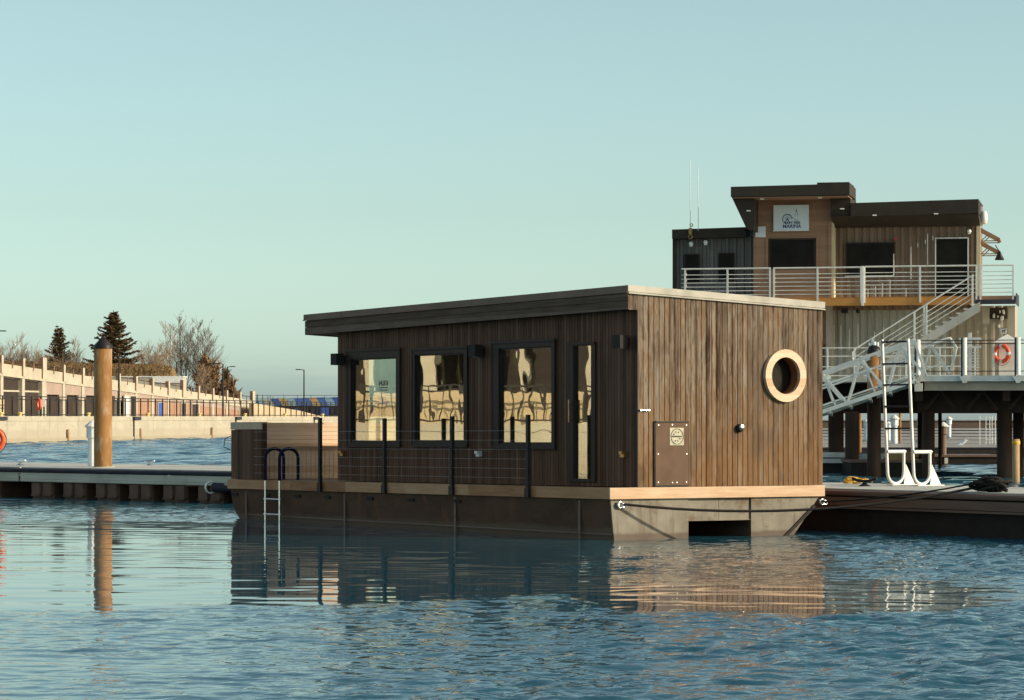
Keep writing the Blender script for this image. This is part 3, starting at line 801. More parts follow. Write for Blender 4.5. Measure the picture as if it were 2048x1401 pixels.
# ---- flip-up dock ladder
lb_ = DR.hit(2, .02, 1775, 969)
LM = DR.M @ Matrix.Translation(Vector((lb_.x, min(lb_.y, 2.45), .0)))
t = thing('dock_ladder', 'tall aluminium ladder with two U-bent rails folded upright on the brown dock', 'ladder', LM)
pxm = F / (LM.translation.y)
hz_ = (969 - 677) / pxm
lean = -.055 * 2.4
for s_ in (0, .62):
    pts = [(s_ + lean, .0, hz_), (s_, 0, .23)] + [(s_, .19 - .19 * math.cos(a), .22 - .19 * math.sin(a)) for a in [PI * q / 12 for q in range(1, 12)]] + [(s_, .38, .23), (s_, .38, .57)]
    build('rail', MB().tube(pts, .027, 10), m['chrome' if False else 'steel'], t)
    build('handle_bar', MB().tube([(s_, -.01, .57), (s_, .41, .57)], .032, 8), m['steel'], t)
    build('gusset', MB().prism([(s_ + .02, .36, .0), (s_ + .02, .62, .0), (s_ + .02, .40, .36)], (.012, 0, 0)).box(s_ - .05, s_ + .09, .02, .64, 0.004, .016), m['alu'], t)
for py in (682, 726, 768, 811, 855):
    z = (969 - py) / pxm; k_ = lean * (z - .23) / (hz_ - .23)
    build('rung', MB().beam((k_, 0, z), (.62 + k_, 0, z), .05, .03), m['fender'], t)

# ================================================================== right: landing float, pier, piles
GA = math.atan2(-.399, .917)
G = Frame(world_at(1700, 103, 0), (math.cos(math.radians(12)), -math.sin(math.radians(12)), 0), (math.sin(math.radians(12)), math.cos(math.radians(12)), 0))
def gp(px, py, d): return G.hit(1, d, px, py)
def gbox(mb, px0, px1, py0, py1, d0, d1, e=0.0):
    a = gp(px0, (py0 + py1) / 2, d0); b = gp(px1, (py0 + py1) / 2, d0); mx = (px0 + px1) / 2
    mb.box(a.x - e, b.x + e, d0, d1, gp(mx, py1, d0).z, gp(mx, py0, d0).z); return mb
dp = G.loc(world_at(1835, 86.6, 0)).y
zd = EYE + (835 - 752) * 86.6 / F        # pier deck level ~3.1
xl = gp(1828, 760, dp).x
t = thing('pier', 'raised steel pier deck with pale edge beam and wire railing below the marina office', 'pier', G.M)
xR = gp(2048, 760, dp).x + 14
build('edge_beam', MB().box(xl, xR, dp, dp + .12, zd - .17, zd), m['alu'], t)
build('deck', MB().box(xl, xR, dp + .125, dp + 5.5, zd - .12, zd - .01).box(gp(1640, 760, dp + 9).x - 6, xR, dp + 5.6, 7.5, zd - .12, zd - .01), m['dock_alu'], t)
build('girder', MB().box(xl + .3, xR, dp + .15, dp + .3, zd - .40, zd - .18).box(xl + .3, xR, dp + .05, dp + .3, zd - .44, zd - .40), m['container_beige'], t)
mb = MB()
zg = EYE + 9 * 86.6 / F
for dd in (1.5, 5.0, 9.0, 13.0): mb.box(xl - (8 if dd > 5 else 0), xR, dp + dd, dp + dd + .3, zg, zd - .13)
x = xl
while x < xR: mb.box(x, x + .2, dp + .4, dp + 16, zg + .35, zd - .14); x += 2.6
build('underframe', mb, m['pile_dark'], t)
mb = MB(); x = gp(1850, 800, dp + 1).x
while x < xR:
    mb.beam((x, dp + 1.2, zg + .1), (x + .45, dp + 1.2, zd - .45), .09); mb.beam((x + .9, dp + 1.2, zg + .1), (x + .45, dp + 1.2, zd - .45), .09); x += 1.25
build('cross_brace', mb, m['pile_dark'], t)
build('bracket', gbox(MB(), 1829, 1845, 767, 783, dp - .1, dp - .02), m['white_paint'], t)
rp = []
for px in (1836, 1929, 2036):
    a = gp(px, 752, dp - .05); zt2 = zd + (1.13 if px > 1900 else 1.07)
    po = build('rail_post', MB().lathe([(.075, zd + .02), (.075, zt2), (.001, zt2)], (a.x, dp - .05, 0), 10), m['white_paint'], t)
    build('side_channel', MB().box(a.x - .10, a.x - .062, dp - .11, dp + .02, zd - .2, zt2), m['black_steel'], po)
    build('foot', MB().prism([(a.x - .16, dp - .13, zd - .02), (a.x + .16, dp - .13, zd - .02), (a.x + .05, dp - .13, zd - .22), (a.x - .05, dp - .13, zd - .22)], (0, .1, 0)), m['steel'], po)
    rp.append(a.x)
mb = MB()
for z in (.13, .95, 1.05): mb.tube([(x, dp - .04, zd + z) for x in rp + [rp[-1] + 3, xR]], .014, 6)
build('rail_wire', mb, m['black_steel'], t)
# back row railing behind the gangway
dk = G.loc(world_at(1690, 97, 0)).y
mb = MB(); xs_ = [gp(px, 740, dk).x for px in (1560, 1610, 1655, 1709, 1760, 1812, 1880, 1950)]
for x in xs_: mb.beam((x, dk, zd), (x, dk, zd + 1.1), .05)
for z in (.15, .45, .8, 1.08): mb.tube([(xs_[0], dk, zd + z), (xs_[-1], dk, zd + z)], .02, 6)
build('back_railing', mb, m['steel'], t)

def pile(label, px, Y, dia, ztop, mt, cap=None, nm='mooring_pile', group='mooring piles'):
    p = world_at(px, Y, 0)
    t = thing(nm, label, 'pile', p, group)
    r = dia / 2
    build('shaft', MB().lathe([(.001, -2), (r, -2), (r, ztop), (.001, ztop)], n=24), m[mt], t)
    if cap: build('cap', MB().lathe([(r + .01, ztop - .06), (r + .01, ztop + .02), (r * .75, ztop + .14), (.001, ztop + .22)], n=24), m[cap], t)
    return t
GP = 'piles that carry the pier'
pk = pile('ochre pile, its lower shade coloured in, with white beacon, left of the dock ladder', 1748, 88, .41, EYE + (835 - 703) * 88 / F, 'pile_yellow', 'black_steel')
build('shaft_shade', MB().lathe([(.21, -2), (.212, -2), (.212, EYE + (835 - 792) * 88 / F), (.206, EYE + (835 - 792) * 88 / F)], n=24), m['pile_dark'], pk)  # dark layer: shade on the lower shaft put into its colour
build('beacon', MB().cyl((0, 0, EYE + (835 - 703) * 88 / F + .15), .07, .14, 10).box(-.16, .16, -.03, .03, 4.02, 4.1).cyl((.1, 0, 4.0), .05, .12, 8), m['white_plastic'], pk)
for lab, px, Y, dia in (('dark pier pile directly right of the dock ladder', 1857, 88.0, .38), ('thick dark pier pile, left one of the pair near the right edge', 2009, 87.5, .46),
                        ('dark pier pile cut by the right edge of the photo', 2037, 89.5, .34), ('brown pier pile between sauna roof edge and ochre pile', 1704, 92, .44),
                        ('brown pier pile hard against the sauna wall', 1672, 94, .5), ('thin dark pile under the back of the pier, left of the large pale hooded pedestal', 1840, 104, .18),
                        ('thin dark back pile seen just right of the dock ladder rail', 1880, 106, .14)):
    pile(lab, px, Y, dia, zg + .05, 'pile_dark', None, 'pier_pile', GP)
pile('slim ochre pile lit beside the brown pier pile', 1720, 118, .12, 2.1, 'pile_yellow')
pile('slim ochre pile far off between the ladder rails', 1800, 150, .14, 2.1, 'pile_yellow')
pq = pile('short pale pile with yellow strap beside the paired dark piles at the right edge', 2032, 79.5, .2, 1.25, 'pile_pale')
build('strap', MB().lathe([(.101, 1.1), (.115, 1.14), (.11, 1.2), (.001, 1.22)], n=16), m['rope_yellow'], pq)

# landing float for the gangway
fy = G.loc(world_at(1700, 93, 0)).y
t = thing('landing_float', 'low grey landing float under the gangway foot, behind the brown dock', 'dock', G.M)
a0 = gp(1380, 905, fy).x; a1 = gp(1693, 905, fy).x; a2 = gp(1766, 905, fy).x
build('deck', MB().box(a0, a1, fy, fy + 3.5, .62, .72).box(a1 + .01, a2, fy + .6, fy + 3.5, .60, .68), m['dock_deck'], t)
build('side_board', MB().box(a0, a1, fy - .05, fy - .002, .56, .70).box(a0, a1, fy - .05, fy - .002, .38, .52).box(a1 + .01, a2, fy + .55, fy + .598, .48, .66), m['alu'], t)
build('skirt', MB().box(a0, a1, fy + .02, fy + 3.4, -.4, .55).box(a1, a2, fy + .65, fy + 3.4, -.4, .5), m['black_matt'], t)
build('winch_box', gbox(MB(), 1693, 1712, 903, 917, fy - .1, fy + .3), m['black_steel'], t)
tag(build('timber_step', MB().box(0, .75, 0, .3, 0, .2).box(.8, 1.0, 0, .3, .05, .24).box(0, 1.0, .01, .28, -.06, -.003), m['pile_pale']), 'pale timber step block seen through the dock ladder', 'step')
bpy.context.view_layer.update()
o = bpy.data.objects['timber_step']; p = world_at(1778, 90, 0); o.location = (p.x + .4, p.y, EYE - 82 * 90 / F - .06)
t2 = thing('small_float', 'dark low float carrying the pale timber step behind the dock ladder', 'dock', (p.x, p.y, 0))
build('hull', MB().box(-1.2, 1.3, -.2, 2.2, -.3, EYE - 82 * 90 / F - .13), m['black_matt'], t2)
build('deck', MB().box(-1.25, 1.35, -.25, 2.25, EYE - 82 * 90 / F - .13, EYE - 82 * 90 / F - .061), m['dock_brown'], t2)

# gangway truss
t = thing('gangway', 'aluminium truss gangway sloping from the pier down behind the sauna', 'gangway', G.M)
def truss(dd, off, pend):
    """one side truss; returns nothing, parts named truss"""
    T = lambda px: gp(px, 746 - .357 * (px - 1643) + off, dd)
    Bm = lambda px: gp(px, 824 - .333 * (px - 1644) + off, dd)
    M1 = lambda px: gp(px, 772 - .34 * (px - 1643) + off, dd)
    mb = MB()
    mb.beam(T(1400), T(pend), .09); mb.beam(Bm(1400), Bm(min(pend, 1840)), .10, .12); mb.beam(M1(1400), M1(min(pend, 1836)), .06)
    mb.beam(gp(1400, 812 + .34 * 243 + off, dd), gp(1836, 812 - .34 * 193 + off, dd), .05)
    px = 1405
    while px < min(pend, 1830) - 20:
        mb.beam(T(px), Bm(px + 53), .07); mb.beam(Bm(px + 53), T(min(px + 79, pend)), .07); mb.beam(T(px + 4), Bm(px + 30), .05); px += 79
    return mb
build('truss', truss(dp - .45, 0, 1828), m['alu'], t, 'near side truss')
mb = truss(dp + 1.0, 6, 1838)
q = [gp(px, py, dp + 1.0) for px, py in ((1838, 700), (1890, 679), (1900, 677), (1912, 696), (1907, 720), (1902, 744))]
mb.tube(q, .045, 8); mb.beam(gp(1862, 691, dp + 1), gp(1900, 748, dp + 1), .09); mb.beam(gp(1862, 691, dp + 1), gp(1846, 748, dp + 1), .06); mb.beam(gp(1845, 740, dp + 1), gp(1885, 728, dp + 1), .05)
build('truss', mb, m['alu'], t, 'far side truss ending in a curved handrail')
mb = MB()
a = [gp(1400, 824 + .333 * 244 - 6, dp - .4), gp(1838, 824 - .333 * 194 - 6, dp - .4)]; b = [gp(1400, 824 + .333 * 244 - 2, dp + 1.0), gp(1838, 824 - .333 * 194 - 2, dp + 1.0)]
mb.prism([a[0], a[1], b[1], b[0]], (0, 0, .05))
build('walkway', mb, m['dock_alu'], t)
mb = MB()
for px in range(1420, 1830, 40): mb.beam(gp(px, 824 - .333 * (px - 1644) + 6, dp - .4), gp(px + 3, 824 - .333 * (px - 1644) + 12, dp + 1.0), .08)
mb.box(gp(1500, 860, dp).x, gp(1838, 790, dp).x, dp + 2.2, dp + 2.5, 1.2, 2.0) if False else None
build('cross_beam', mb, m['alu'], t)
# ================================================================== marina office
t = office = thing('marina_office', 'two storey marina office of stacked shipping containers with black overhanging roofs', 'building', G.M)
def corr(mb, px0, px1, py0, py1, d, pitch=.27, dep=.05, thick=None):
    a = gp(px0, (py0 + py1) / 2, d).x; b = gp(px1, (py0 + py1) / 2, d).x; mx = (px0 + px1) / 2
    z1 = gp(mx, py0, d).z; z0 = gp(mx, py1, d).z
    n = max(2, round((b - a) / pitch)); w = (b - a) / n; pts = []
    for i in range(n):
        x = a + i * w; pts += [(x, d), (x + w * .38, d), (x + w * .5, d + dep), (x + w * .88, d + dep)]
    pts.append((b, d)); D = thick or 3
    pts += [(b, d + D), (a, d + D)]
    n_ = len(pts); v = [(p[0], p[1], z0) for p in pts] + [(p[0], p[1], z1) for p in pts]
    k_ = n_ - 3
    fs = [(i, i + 1, n_ + i + 1, n_ + i) for i in range(n_ - 1)] + [(n_ - 1, 0, n_, 2 * n_ - 1)]
    # caps as strips
    top = []
    for i in range(k_):
        pass
    mb.add(v, fs)
    mb.add([(a, d + dep, z1), (b, d + dep, z1), (b, d + D, z1), (a, d + D, z1)], [(0, 1, 2, 3)])
    mb.add([(a, d + dep, z0), (b, d + dep, z0), (b, d + D, z0), (a, d + D, z0)], [(0, 3, 2, 1)])
    return mb
def tbox(px0, px1, tops, bots, d0, d1):
    a = gp(px0, tops[0], d0); b = gp(px1, tops[1], d0); c = gp(px1, bots[1], d0); e = gp(px0, bots[0], d0)
    return MB().prism([a, b, Vector((b.x, d0, c.z)), Vector((a.x, d0, e.z))], (0, d1 - d0, 0))
# left black container
build('container', corr(MB(), 1345.5, 1512, 474, 640, .9, thick=2.4), m['container_black'], t, 'charcoal upper container on the left')
build('corner_post', gbox(MB(), 1345, 1352, 474, 640, .82, 1.0), m['roof_black'], t)
for px0, px1, py0, py1 in ((1369, 1399, 508, 566), (1436, 1468, 506, 562)):
    w = build('window', gbox(MB(), px0, px1, py0, py1, .80, .899), m['trim'], t); build('pane', gbox(MB(), px0 + 2, px1 - 2, py0 + 2, py1 - 2, .79, .797), m['pane_dark'], w)
rf = build('roof', tbox(1344, 1492, (459.5, 454.5), (478, 474), .45, 3.4), m['roof_black'], t, 'flat black roof of the left container')
# tower
a = gp(1510, 500, 0).x; b = gp(1659, 500, 0).x; zt_ = gp(1600, 398, 0).z; z0 = gp(1600, 600, 0).z
tw = build('tower_wall', MB().box(a, b, .0, 3.0, z0 - 1.6, zt_), m['siding'], t, 'brown horizontally boarded tower block')
build('side_panel', MB().box(b + .002, b + .15, .03, 1.3, z0, zt_ - .1), m['siding_sunlit'], tw, 'side of the tower, coloured pale as if sunlit')  # sunlight on this side is put into the pale colour
build('corner_trim', MB().box(a - .05, a - .001, -.02, .3, z0, zt_).box(b - .05, b + .07, -.035, -.001, z0, zt_), m['siding'], tw)
w = build('window', gbox(MB(), 1537, 1632, 477, 538, -.05, -.001), m['trim'], t, 'wide tower window under the sign')
build('pane', gbox(MB(), 1541, 1628, 480.5, 535, -.062, -.052), m['pane_dark'], w)
build('frame', gbox(gbox(MB(), 1532, 1536.5, 476, 560, -.04, -.001), 1632.5, 1637, 476, 560, -.04, -.001), m['siding'], w)
build('apron_panel', gbox(MB(), 1540, 1632, 541, 598, -.03, -.001), m['siding'], tw)
# tower roof: deep overhang
zr0 = gp(1580, 373, -1.5).z; zr1 = gp(1580, 393, -1.5).z
xa = gp(1461.5, 384, -1.5).x; xb = gp(1699, 384, -1.5).x
rf = build('roof', tbox(1461.5, 1699, (374, 367.5), (394, 390), -1.5, .9), m['roof_black'], t, 'black tower roof with deep overhang')
build('roof_hatch', gbox(MB(), 1634, 1698, 365, 370.5, -1.2, .8), m['roof_black'], rf)
pL = [gp(px, py, -1.2) for px, py in ((1462, 392), (1508, 392), (1508, 462), (1493, 458))]
build('side_fin', MB().prism([(p.x, -1.2, p.z) for p in pL], (0, 3.6, 0)), m['roof_black'], rf, 'slanted black fin on the left of the tower')
build('soffit', MB().box(xa + .05, xb - .05, -1.45, -.002, zr1 - .03, zr1 - .004), m['siding'], rf)
build('side_fin', gbox(MB(), 1661, 1701, 392, 432, -.55, 1.6), m['roof_black'], rf, 'black block between the two roofs')
# right wing
xw0 = gp(1662, 520, .7).x; xw1 = gp(1958, 520, .7).x
build('container', corr(MB(), 1664, 1958, 450, 620, .7, .27, .05, 2.4), m['container_tan'], t, 'tan upper container on the right')
build('corner_post', gbox(MB(), 1953, 1961, 452, 610, .60, .76), m['siding_sunlit'], t)  # pale strip: sunlit edge of the wing painted as colour
zq0 = gp(1830, 404, -.7).z; zq1 = gp(1830, 430, -.7).z
rf2 = build('roof', tbox(1701.5, 1957, (406.5, 398.5), (433, 427), -.7, 2.6), m['roof_black'], t, 'long black roof over the right wing')
build('soffit', MB().prism([(gp(1662, 430, -.6).x, -.65, zq1 - .002), (gp(1662, 430, -.6).x, .68, zq1 - .002), (gp(1662, 430, -.6).x, .68, gp(1830, 454, .7).z), (gp(1662, 430, -.6).x, .5, gp(1830, 454, .7).z)], (gp(1957, 430, -.7).x - gp(1662, 430, -.7).x, 0, 0)), m['roof_black'], rf2)
for px, py, dd in ((1524, 398.5, -1.3), (1497, 422, -1.25), (1640, 396, -1.3), (1684, 418, -.72), (1749, 431, -.72), (1872, 428, -.72)):
    c = gp(px, py, dd)
    build('downlight', MB().cyl((c.x, dd - .0, c.z - .03), .09, .025, 12) if False else MB().box(c.x - .07, c.x + .07, dd - .02, dd + .05, c.z - .02, c.z + .02), m['lamp_white'], t)
w = build('window', gbox(MB(), 1691, 1790, 485, 552, .62, .699), m['trim'], t, 'wide window of the right wing')
build('pane', gbox(MB(), 1694, 1787, 488, 550, .60, .618), m['pane_dark'], w)
build('frame', gbox(gbox(MB(), 1786.5, 1788.5, 508, 553, .58, .617), 1690, 1788.5, 551.5, 553.5, .58, .617), m['white_paint'], w)
d = build('door', gbox(MB(), 1872, 1935, 479, 600, .60, .699), m['pane_dark'], t, 'dark double glass door near the right end')
build('frame', gbox(gbox(gbox(MB(), 1870, 1872, 477, 600, .57, .699), 1935, 1937, 475, 600, .57, .699), 1870, 1937, 475.5, 477.5, .57, .60), m['alu'], d)
mb = MB()
for px, y0_, y1_ in ((1821, 494, 558), (1835, 487, 495), (1850, 480, 488), (1865, 472, 481), (1854.5, 468, 530)): gbox(mb, px, px + 1.6, y0_, y1_, .60, .64)
build('conduit', mb, m['alu'], t)
for px, py in ((1382.5, 488), (1411.5, 485), (1938.5, 463)):
    c = gp(px, py, .62); lm = build('bulkhead_lamp', MB().lathe([(.001, .52), (.05, .53), (.075, .57), (.075, .62)], (c.x, 0, c.z), 14, 'y') if False else MB().lathe([(.001, .5), (.05, .51), (.075, .55), (.075, .69)], (c.x, 0, c.z), 14, 'y').box(c.x - .05, c.x + .05, .55, .69, c.z - .1, c.z - .05), m['lamp_white'], t)
build('alarm_light', gbox(MB(), 1788, 1793, 475, 480, .55, .69), m['red'], t)
# antennas
for px, y0_, y1_ in ((1380.5, 322, 470), (1396.5, 334, 462)):
    a_ = gp(px, y1_, .4); b_ = gp(px, y0_, .4)
    an = build('antenna', MB().tube([(a_.x, .4, a_.z), (b_.x, .4, b_.z)], .012, 6), m['white_paint'], t)
c = gp(1381, 462, .35)
build('antenna_bracket', MB().box(c.x - .06, c.x + .06, .3, .44, c.z - .12, c.z + .1).torus((c.x, .3, c.z - .22), .07, .02, (1, 0, 0), (0, 0, 1), 10, 5).torus((c.x + .04, .3, c.z + .2), .05, .018, (1, 0, 0), (0, 0, 1), 10, 5), m['brass'], t)
# brackets and flood lamp on the right gable
xg = xw1 + .02
mb = MB()
for z_, l_ in ((gp(1962, 458, .7).z, 36), (gp(1962, 484, .7).z, 36)):
    x2 = gp(1962 + l_, 475, .7).x
    for dd in (.9, 2.1):
        mb.beam((xg, dd, z_), (x2, dd, z_ - .38), .07, .12); mb.beam((xg, dd, z_ - .42), (x2 - .05, dd, z_ - .42), .035)
        mb.beam((xg + .05, dd, z_ - .42), (xg + .3, dd, z_ - .18), .035)
    mb.beam((x2, .8, z_ - .38), (x2, 1.9, z_ - .38), .07)
br = build('awning_bracket', mb, m['siding'], t)
c = gp(1999, 512, .8)
fl = build('flood_lamp', MB().lathe([(.02, .18), (.06, .1), (.17, -.14), (.16, -.15), (.001, -.1)], (c.x, .8, c.z), 14).tube([(c.x, .8, c.z + .15), (c.x - .1, .8, c.z + .3), (c.x - .15, .8, c.z + .38)], .02, 6), m['black_steel'], br)
build('satellite_unit', MB().lathe([(.001, -.22), (.1, -.2), (.14, 0), (.1, .24), (.001, .26)], (gp(1968, 437, .9).x, .9, gp(1968, 437, .9).z), 12).box(xg - .0, gp(1966, 437, .9).x, .85, .95, gp(1960, 425, .9).z - .5, gp(1960, 425, .9).z + .2), m['alu'], t)

# storey below
build('container', corr(MB(), 1352, 1640, 605, 768, .9, .27, .05, 2.4), m['container_grey'], t, 'lower container hidden behind the sauna')
build('container', corr(MB(), 1662, 1900, 605, 768, .9, .27, .05, 2.4), m['container_grey'], t, 'grey lower container behind the stairs')
build('container', corr(MB(), 1901, 2030, 612, 768, .9, .27, .03, 2.4), m['container_beige'], t, 'beige lower container at the right end')
for px0, px1, y0_, y1_, dd in ((1965, 1978, 612, 648, -.6), (2017, 2030, 612, 752, -.6), (1652, 1664, 612, 752, -.4)): build('support_column', gbox(MB(), px0, px1, y0_, y1_, dd, dd + .35), m['container_beige'], t)
mb = MB(); rr = random.Random(9)
for i in range(9):
    px = rr.uniform(1983, 2008); py = rr.uniform(620, 652); s_ = rr.uniform(2, 5); gbox(mb, px, px + s_, py, py + s_ * 1.6, .6 - i * .01, .88)
mb2 = gbox(MB(), 1979, 2015, 616, 638, .75, .88)
build('meter_recess', mb2, m['roof_black'], t); build('meter_box', mb, m['alu'], t)
build('soffit_lamp', gbox(gbox(MB(), 1682, 1694, 617, 626, -.2, .3), 1712, 1717, 618, 626, -.2, .3), m['black_steel'], t)
mb = MB()
for px in (1656, 1667, 1681, 1698, 1715, 1748, 1766): gbox(mb, px, px + 1.8, 648 + (px % 7) * 3, 700, .60, .66)
build('downpipe', mb, m['white_paint'], t)

# balcony
zb_ = gp(1550, 597, -1.6).z
bal = build('balcony', MB().box(gp(1362, 600, -1.6).x, gp(1726.5, 600, -1.6).x, -1.55, .68, zb_ - .12, zb_ - .005).box(gp(1727, 600, -1.9).x, gp(2030, 600, -1.9).x, -1.85, .68, zb_ - .12, zb_ - .007), m['dock_alu'], t)
build('fascia', MB().box(gp(1362, 600, -1.6).x, gp(1726.5, 600, -1.6).x, -1.6, -1.552, zb_ - .28, zb_ + .01), m['balcony'], bal, 'dark shaded left balcony board')
build('fascia', MB().box(gp(1729, 600, -1.9).x, gp(1949, 600, -1.9).x, -1.9, -1.852, zb_ - .29, zb_ + .01), m['balcony'], bal, 'orange brown balcony board')
build('fascia', MB().box(gp(1950, 600, -1.9).x, gp(2031, 600, -1.9).x, -1.9, -1.852, zb_ - .12, zb_ + .01), m['siding'], bal)
build('edge_channel', MB().box(gp(1950, 600, -1.9).x, gp(2031, 600, -1.9).x, -1.95, -1.853, zb_ - .28, zb_ - .125).box(gp(2031.5, 600, -1.9).x, gp(2033, 600, -1.9).x, -1.95, .5, zb_ - .28, zb_ + .1), m['fender'], bal)
def railing(px0, px1, dd, posts, h=1.06, n=6, ends=True, nm='railing', thick=.028):
    mb = MB(); x0_ = gp(px0, 570, dd).x; x1_ = gp(px1, 570, dd).x
    mb.tube([(x0_, dd, zb_ + h), (x1_, dd, zb_ + h)], thick, 8)
    for i in range(n): mb.tube([(x0_, dd, zb_ + .13 + i * (h - .2) / n), (x1_, dd, zb_ + .13 + i * (h - .2) / n)], .015, 5)
    r_ = build(nm, mb, m['steel'], bal)
    for px in posts:
        x = gp(px, 570, dd).x; build('post', MB().beam((x, dd, zb_ - .2), (x, dd, zb_ + h), .075, .06), m['steel'], r_)
railing(1363, 1541, -1.58, (1370, 1455, 1540))
railing(1547, 1724, -1.58, (1548, 1635, 1722))
railing(1730, 1953, -1.9, (1729, 1840, 1953))
railing(1960, 2027, -1.9, (1961, 2026))
x = gp(1372, 570, -1.5).x
mb = MB()
for z in (.1, .3, .5, .7, .9): mb.tube([(x, -1.5, zb_ + z), (x - .25, .2, zb_ + z)], .03, 6)
build('end_railing', mb, m['steel'], bal)
for px, y0_, y1_ in ((1736, 580, 597), (1751, 573, 597), (1765, 567, 597), (1780, 560, 597), (1812, 577, 597)):
    a_ = gp(px, y1_, -1.4); b_ = gp(px, y0_, -1.4); build('picket', MB().beam((a_.x, -1.4, a_.z), (b_.x, -1.4, b_.z), .03), m['steel'], bal)
# gate post pair
c = gp(1725, 560, -1.95)
build('gate_post', MB().box(c.x - .04, c.x + .05, -2.0, -1.91, zb_ - .3, zb_ + 1.08), m['white_paint'], bal)

# staircase
st = thing('staircase', 'grey steel staircase with tube handrails climbing to the office balcony', 'stairs', G.M)
def sp(px, dd, off=0): return gp(px, 607 + .625 * (1955 - px) + off, dd)
for dd in (-2.15, -3.1):
    a_, b_ = sp(1960, dd, 0), sp(1706, dd, 0)
    build('stringer', MB().prism([(a_.x, dd, a_.z), (b_.x, dd, b_.z), (b_.x, dd, b_.z - .32), (a_.x, dd, a_.z - .32)], (0, .05, 0)), m['container_grey'], st)
for i in range(18):
    p = sp(1955 - i * 14, -2.15, 3)
    build('tread', MB().box(p.x - .2, p.x + .08, -3.04, -2.16, p.z - .03, p.z), m['alu'], st)
for dd in (-2.13, -3.08):
    mb = MB()
    for q, off in enumerate((-62, -46, -36, -26, -16)):
        mb.tube([sp(1947, dd, off), sp(1712, dd, off)], .03 if q == 0 else .016, 6)
    e_ = sp(1712, dd, -62); mb.tube([e_, e_ + Vector((-.12, 0, -.15)), e_ + Vector((-.1, 0, -.6))], .03, 6)
    hr = build('handrail', mb, m['steel'], st)
    for px in (1945, 1853 if dd < -3 else 1848, 1829, 1745):
        build('post', MB().beam(sp(px, dd, 0), sp(px, dd, -62), .06), m['steel'], hr)

# signs on the tower
a_ = gp(1547, 440, -.12); b_ = gp(1616.5, 440, -.12); zt1 = gp(1582, 410.5, -.12).z; zb1 = gp(1582, 461.5, -.12).z
t = thing('wall_sign', 'large pale marina sign with blue wheel emblem and lettering on the tower', 'sign', G.M)
build('board', MB().box(a_.x, b_.x, -.12, -.03, zb1, zt1), m['sign_face'], t)
build('edge', MB().box(a_.x - .02, b_.x + .02, -.125, -.028, zb1 - .02, zb1 - .001).box(b_.x + .001, b_.x + .02, -.125, -.028, zb1, zt1), m['white_paint'], t)
Wd = b_.x - a_.x; Hh = zt1 - zb1
def sg(u, v): return (a_.x + u * Wd, zb1 + (1 - v) * Hh)
mb = MB()
for body, u, v, size, wd in (('NAVY PIER', .53, .75, .135, .92), ('MARINA', .53, .90, .175, 1.0)):
    vs, fs = text_mesh(body, size, .005, wd); x_, z_ = sg(u, v)
    mb.add([(x_ + p, -.1235, z_ + q) for p, q in vs], fs)
build('lettering', mb, m['logo'], t)
mb = MB(); cx_, cz_ = sg(.40, .55); R_ = .17
for k_ in range(13):
    an = PI * 1.12 - k_ * PI * 1.05 / 12; x_, z_ = cx_ + R_ * math.cos(an), cz_ + R_ * math.sin(an)
    mb.box(x_ - .018, x_ + .018, -.126, -.1205, z_ - .018, z_ + .018)
    mb.beam((cx_, -.123, cz_), (x_, -.123, z_), .003, .003, (0, 1, 0))
mb.beam((cx_ - .085, -.124, cz_ - .13), (cx_, -.124, cz_ + .01), .03, .004, (0, 1, 0)); mb.beam((cx_, -.124, cz_ + .01), (cx_ + .085, -.124, cz_ - .13), .03, .004, (0, 1, 0))
for q in range(8):
    u0 = .5 + q * .025; z0_ = .56 - .05 * math.sin(q * .8)
    p, r_ = sg(u0, z0_), sg(u0 + .025, .56 - .05 * math.sin((q + 1) * .8)); mb.beam((p[0], -.123, p[1]), (r_[0], -.123, r_[1]), .008, .003, (0, 1, 0))
p = sg(.65, .2); mb.prism([(p[0] - .012, -.1235, p[1] - .06), (p[0] + .03, -.1235, p[1] - .06), (p[0] + .005, -.1235, p[1] + .08)], (0, .003, 0))
mb.beam((p[0] - .04, -.123, p[1] - .2), (p[0] - .025, -.123, p[1] - .06), .008, .003, (0, 1, 0)); mb.beam((p[0] + .06, -.123, p[1] - .2), (p[0] + .04, -.123, p[1] - .06), .008, .003, (0, 1, 0))
build('emblem', mb, m['logo'], t)
t = thing('wall_sign', 'small blank pale square panel at the left edge of the tower', 'sign', G.M)
build('board', gbox(MB(), 1511, 1531, 453.5, 474, -.09, -.02), m['sign_face'], t); build('edge', gbox(MB(), 1510.5, 1531.5, 474, 475, -.095, -.02), m['white_paint'], t)
t = thing('wall_sign', 'small white square sign with a black dog picture over the lifebuoy', 'sign', G.M)
build('board', gbox(MB(), 2001, 2013, 656.5, 668, -.66, -.61), m['white_paint'], t)
mb = gbox(gbox(gbox(gbox(MB(), 2004, 2010, 661, 663.5, -.67, -.661), 2009, 2011.5, 659, 661.5, -.67, -.661), 2004, 2005.2, 663.5, 666.5, -.67, -.661), 2008.8, 2010, 663.5, 666.5, -.67, -.661)
gbox(mb, 2001, 2013, 656.2, 657.4, -.672, -.6605)
build('pictogram', mb, m['logo'], t)

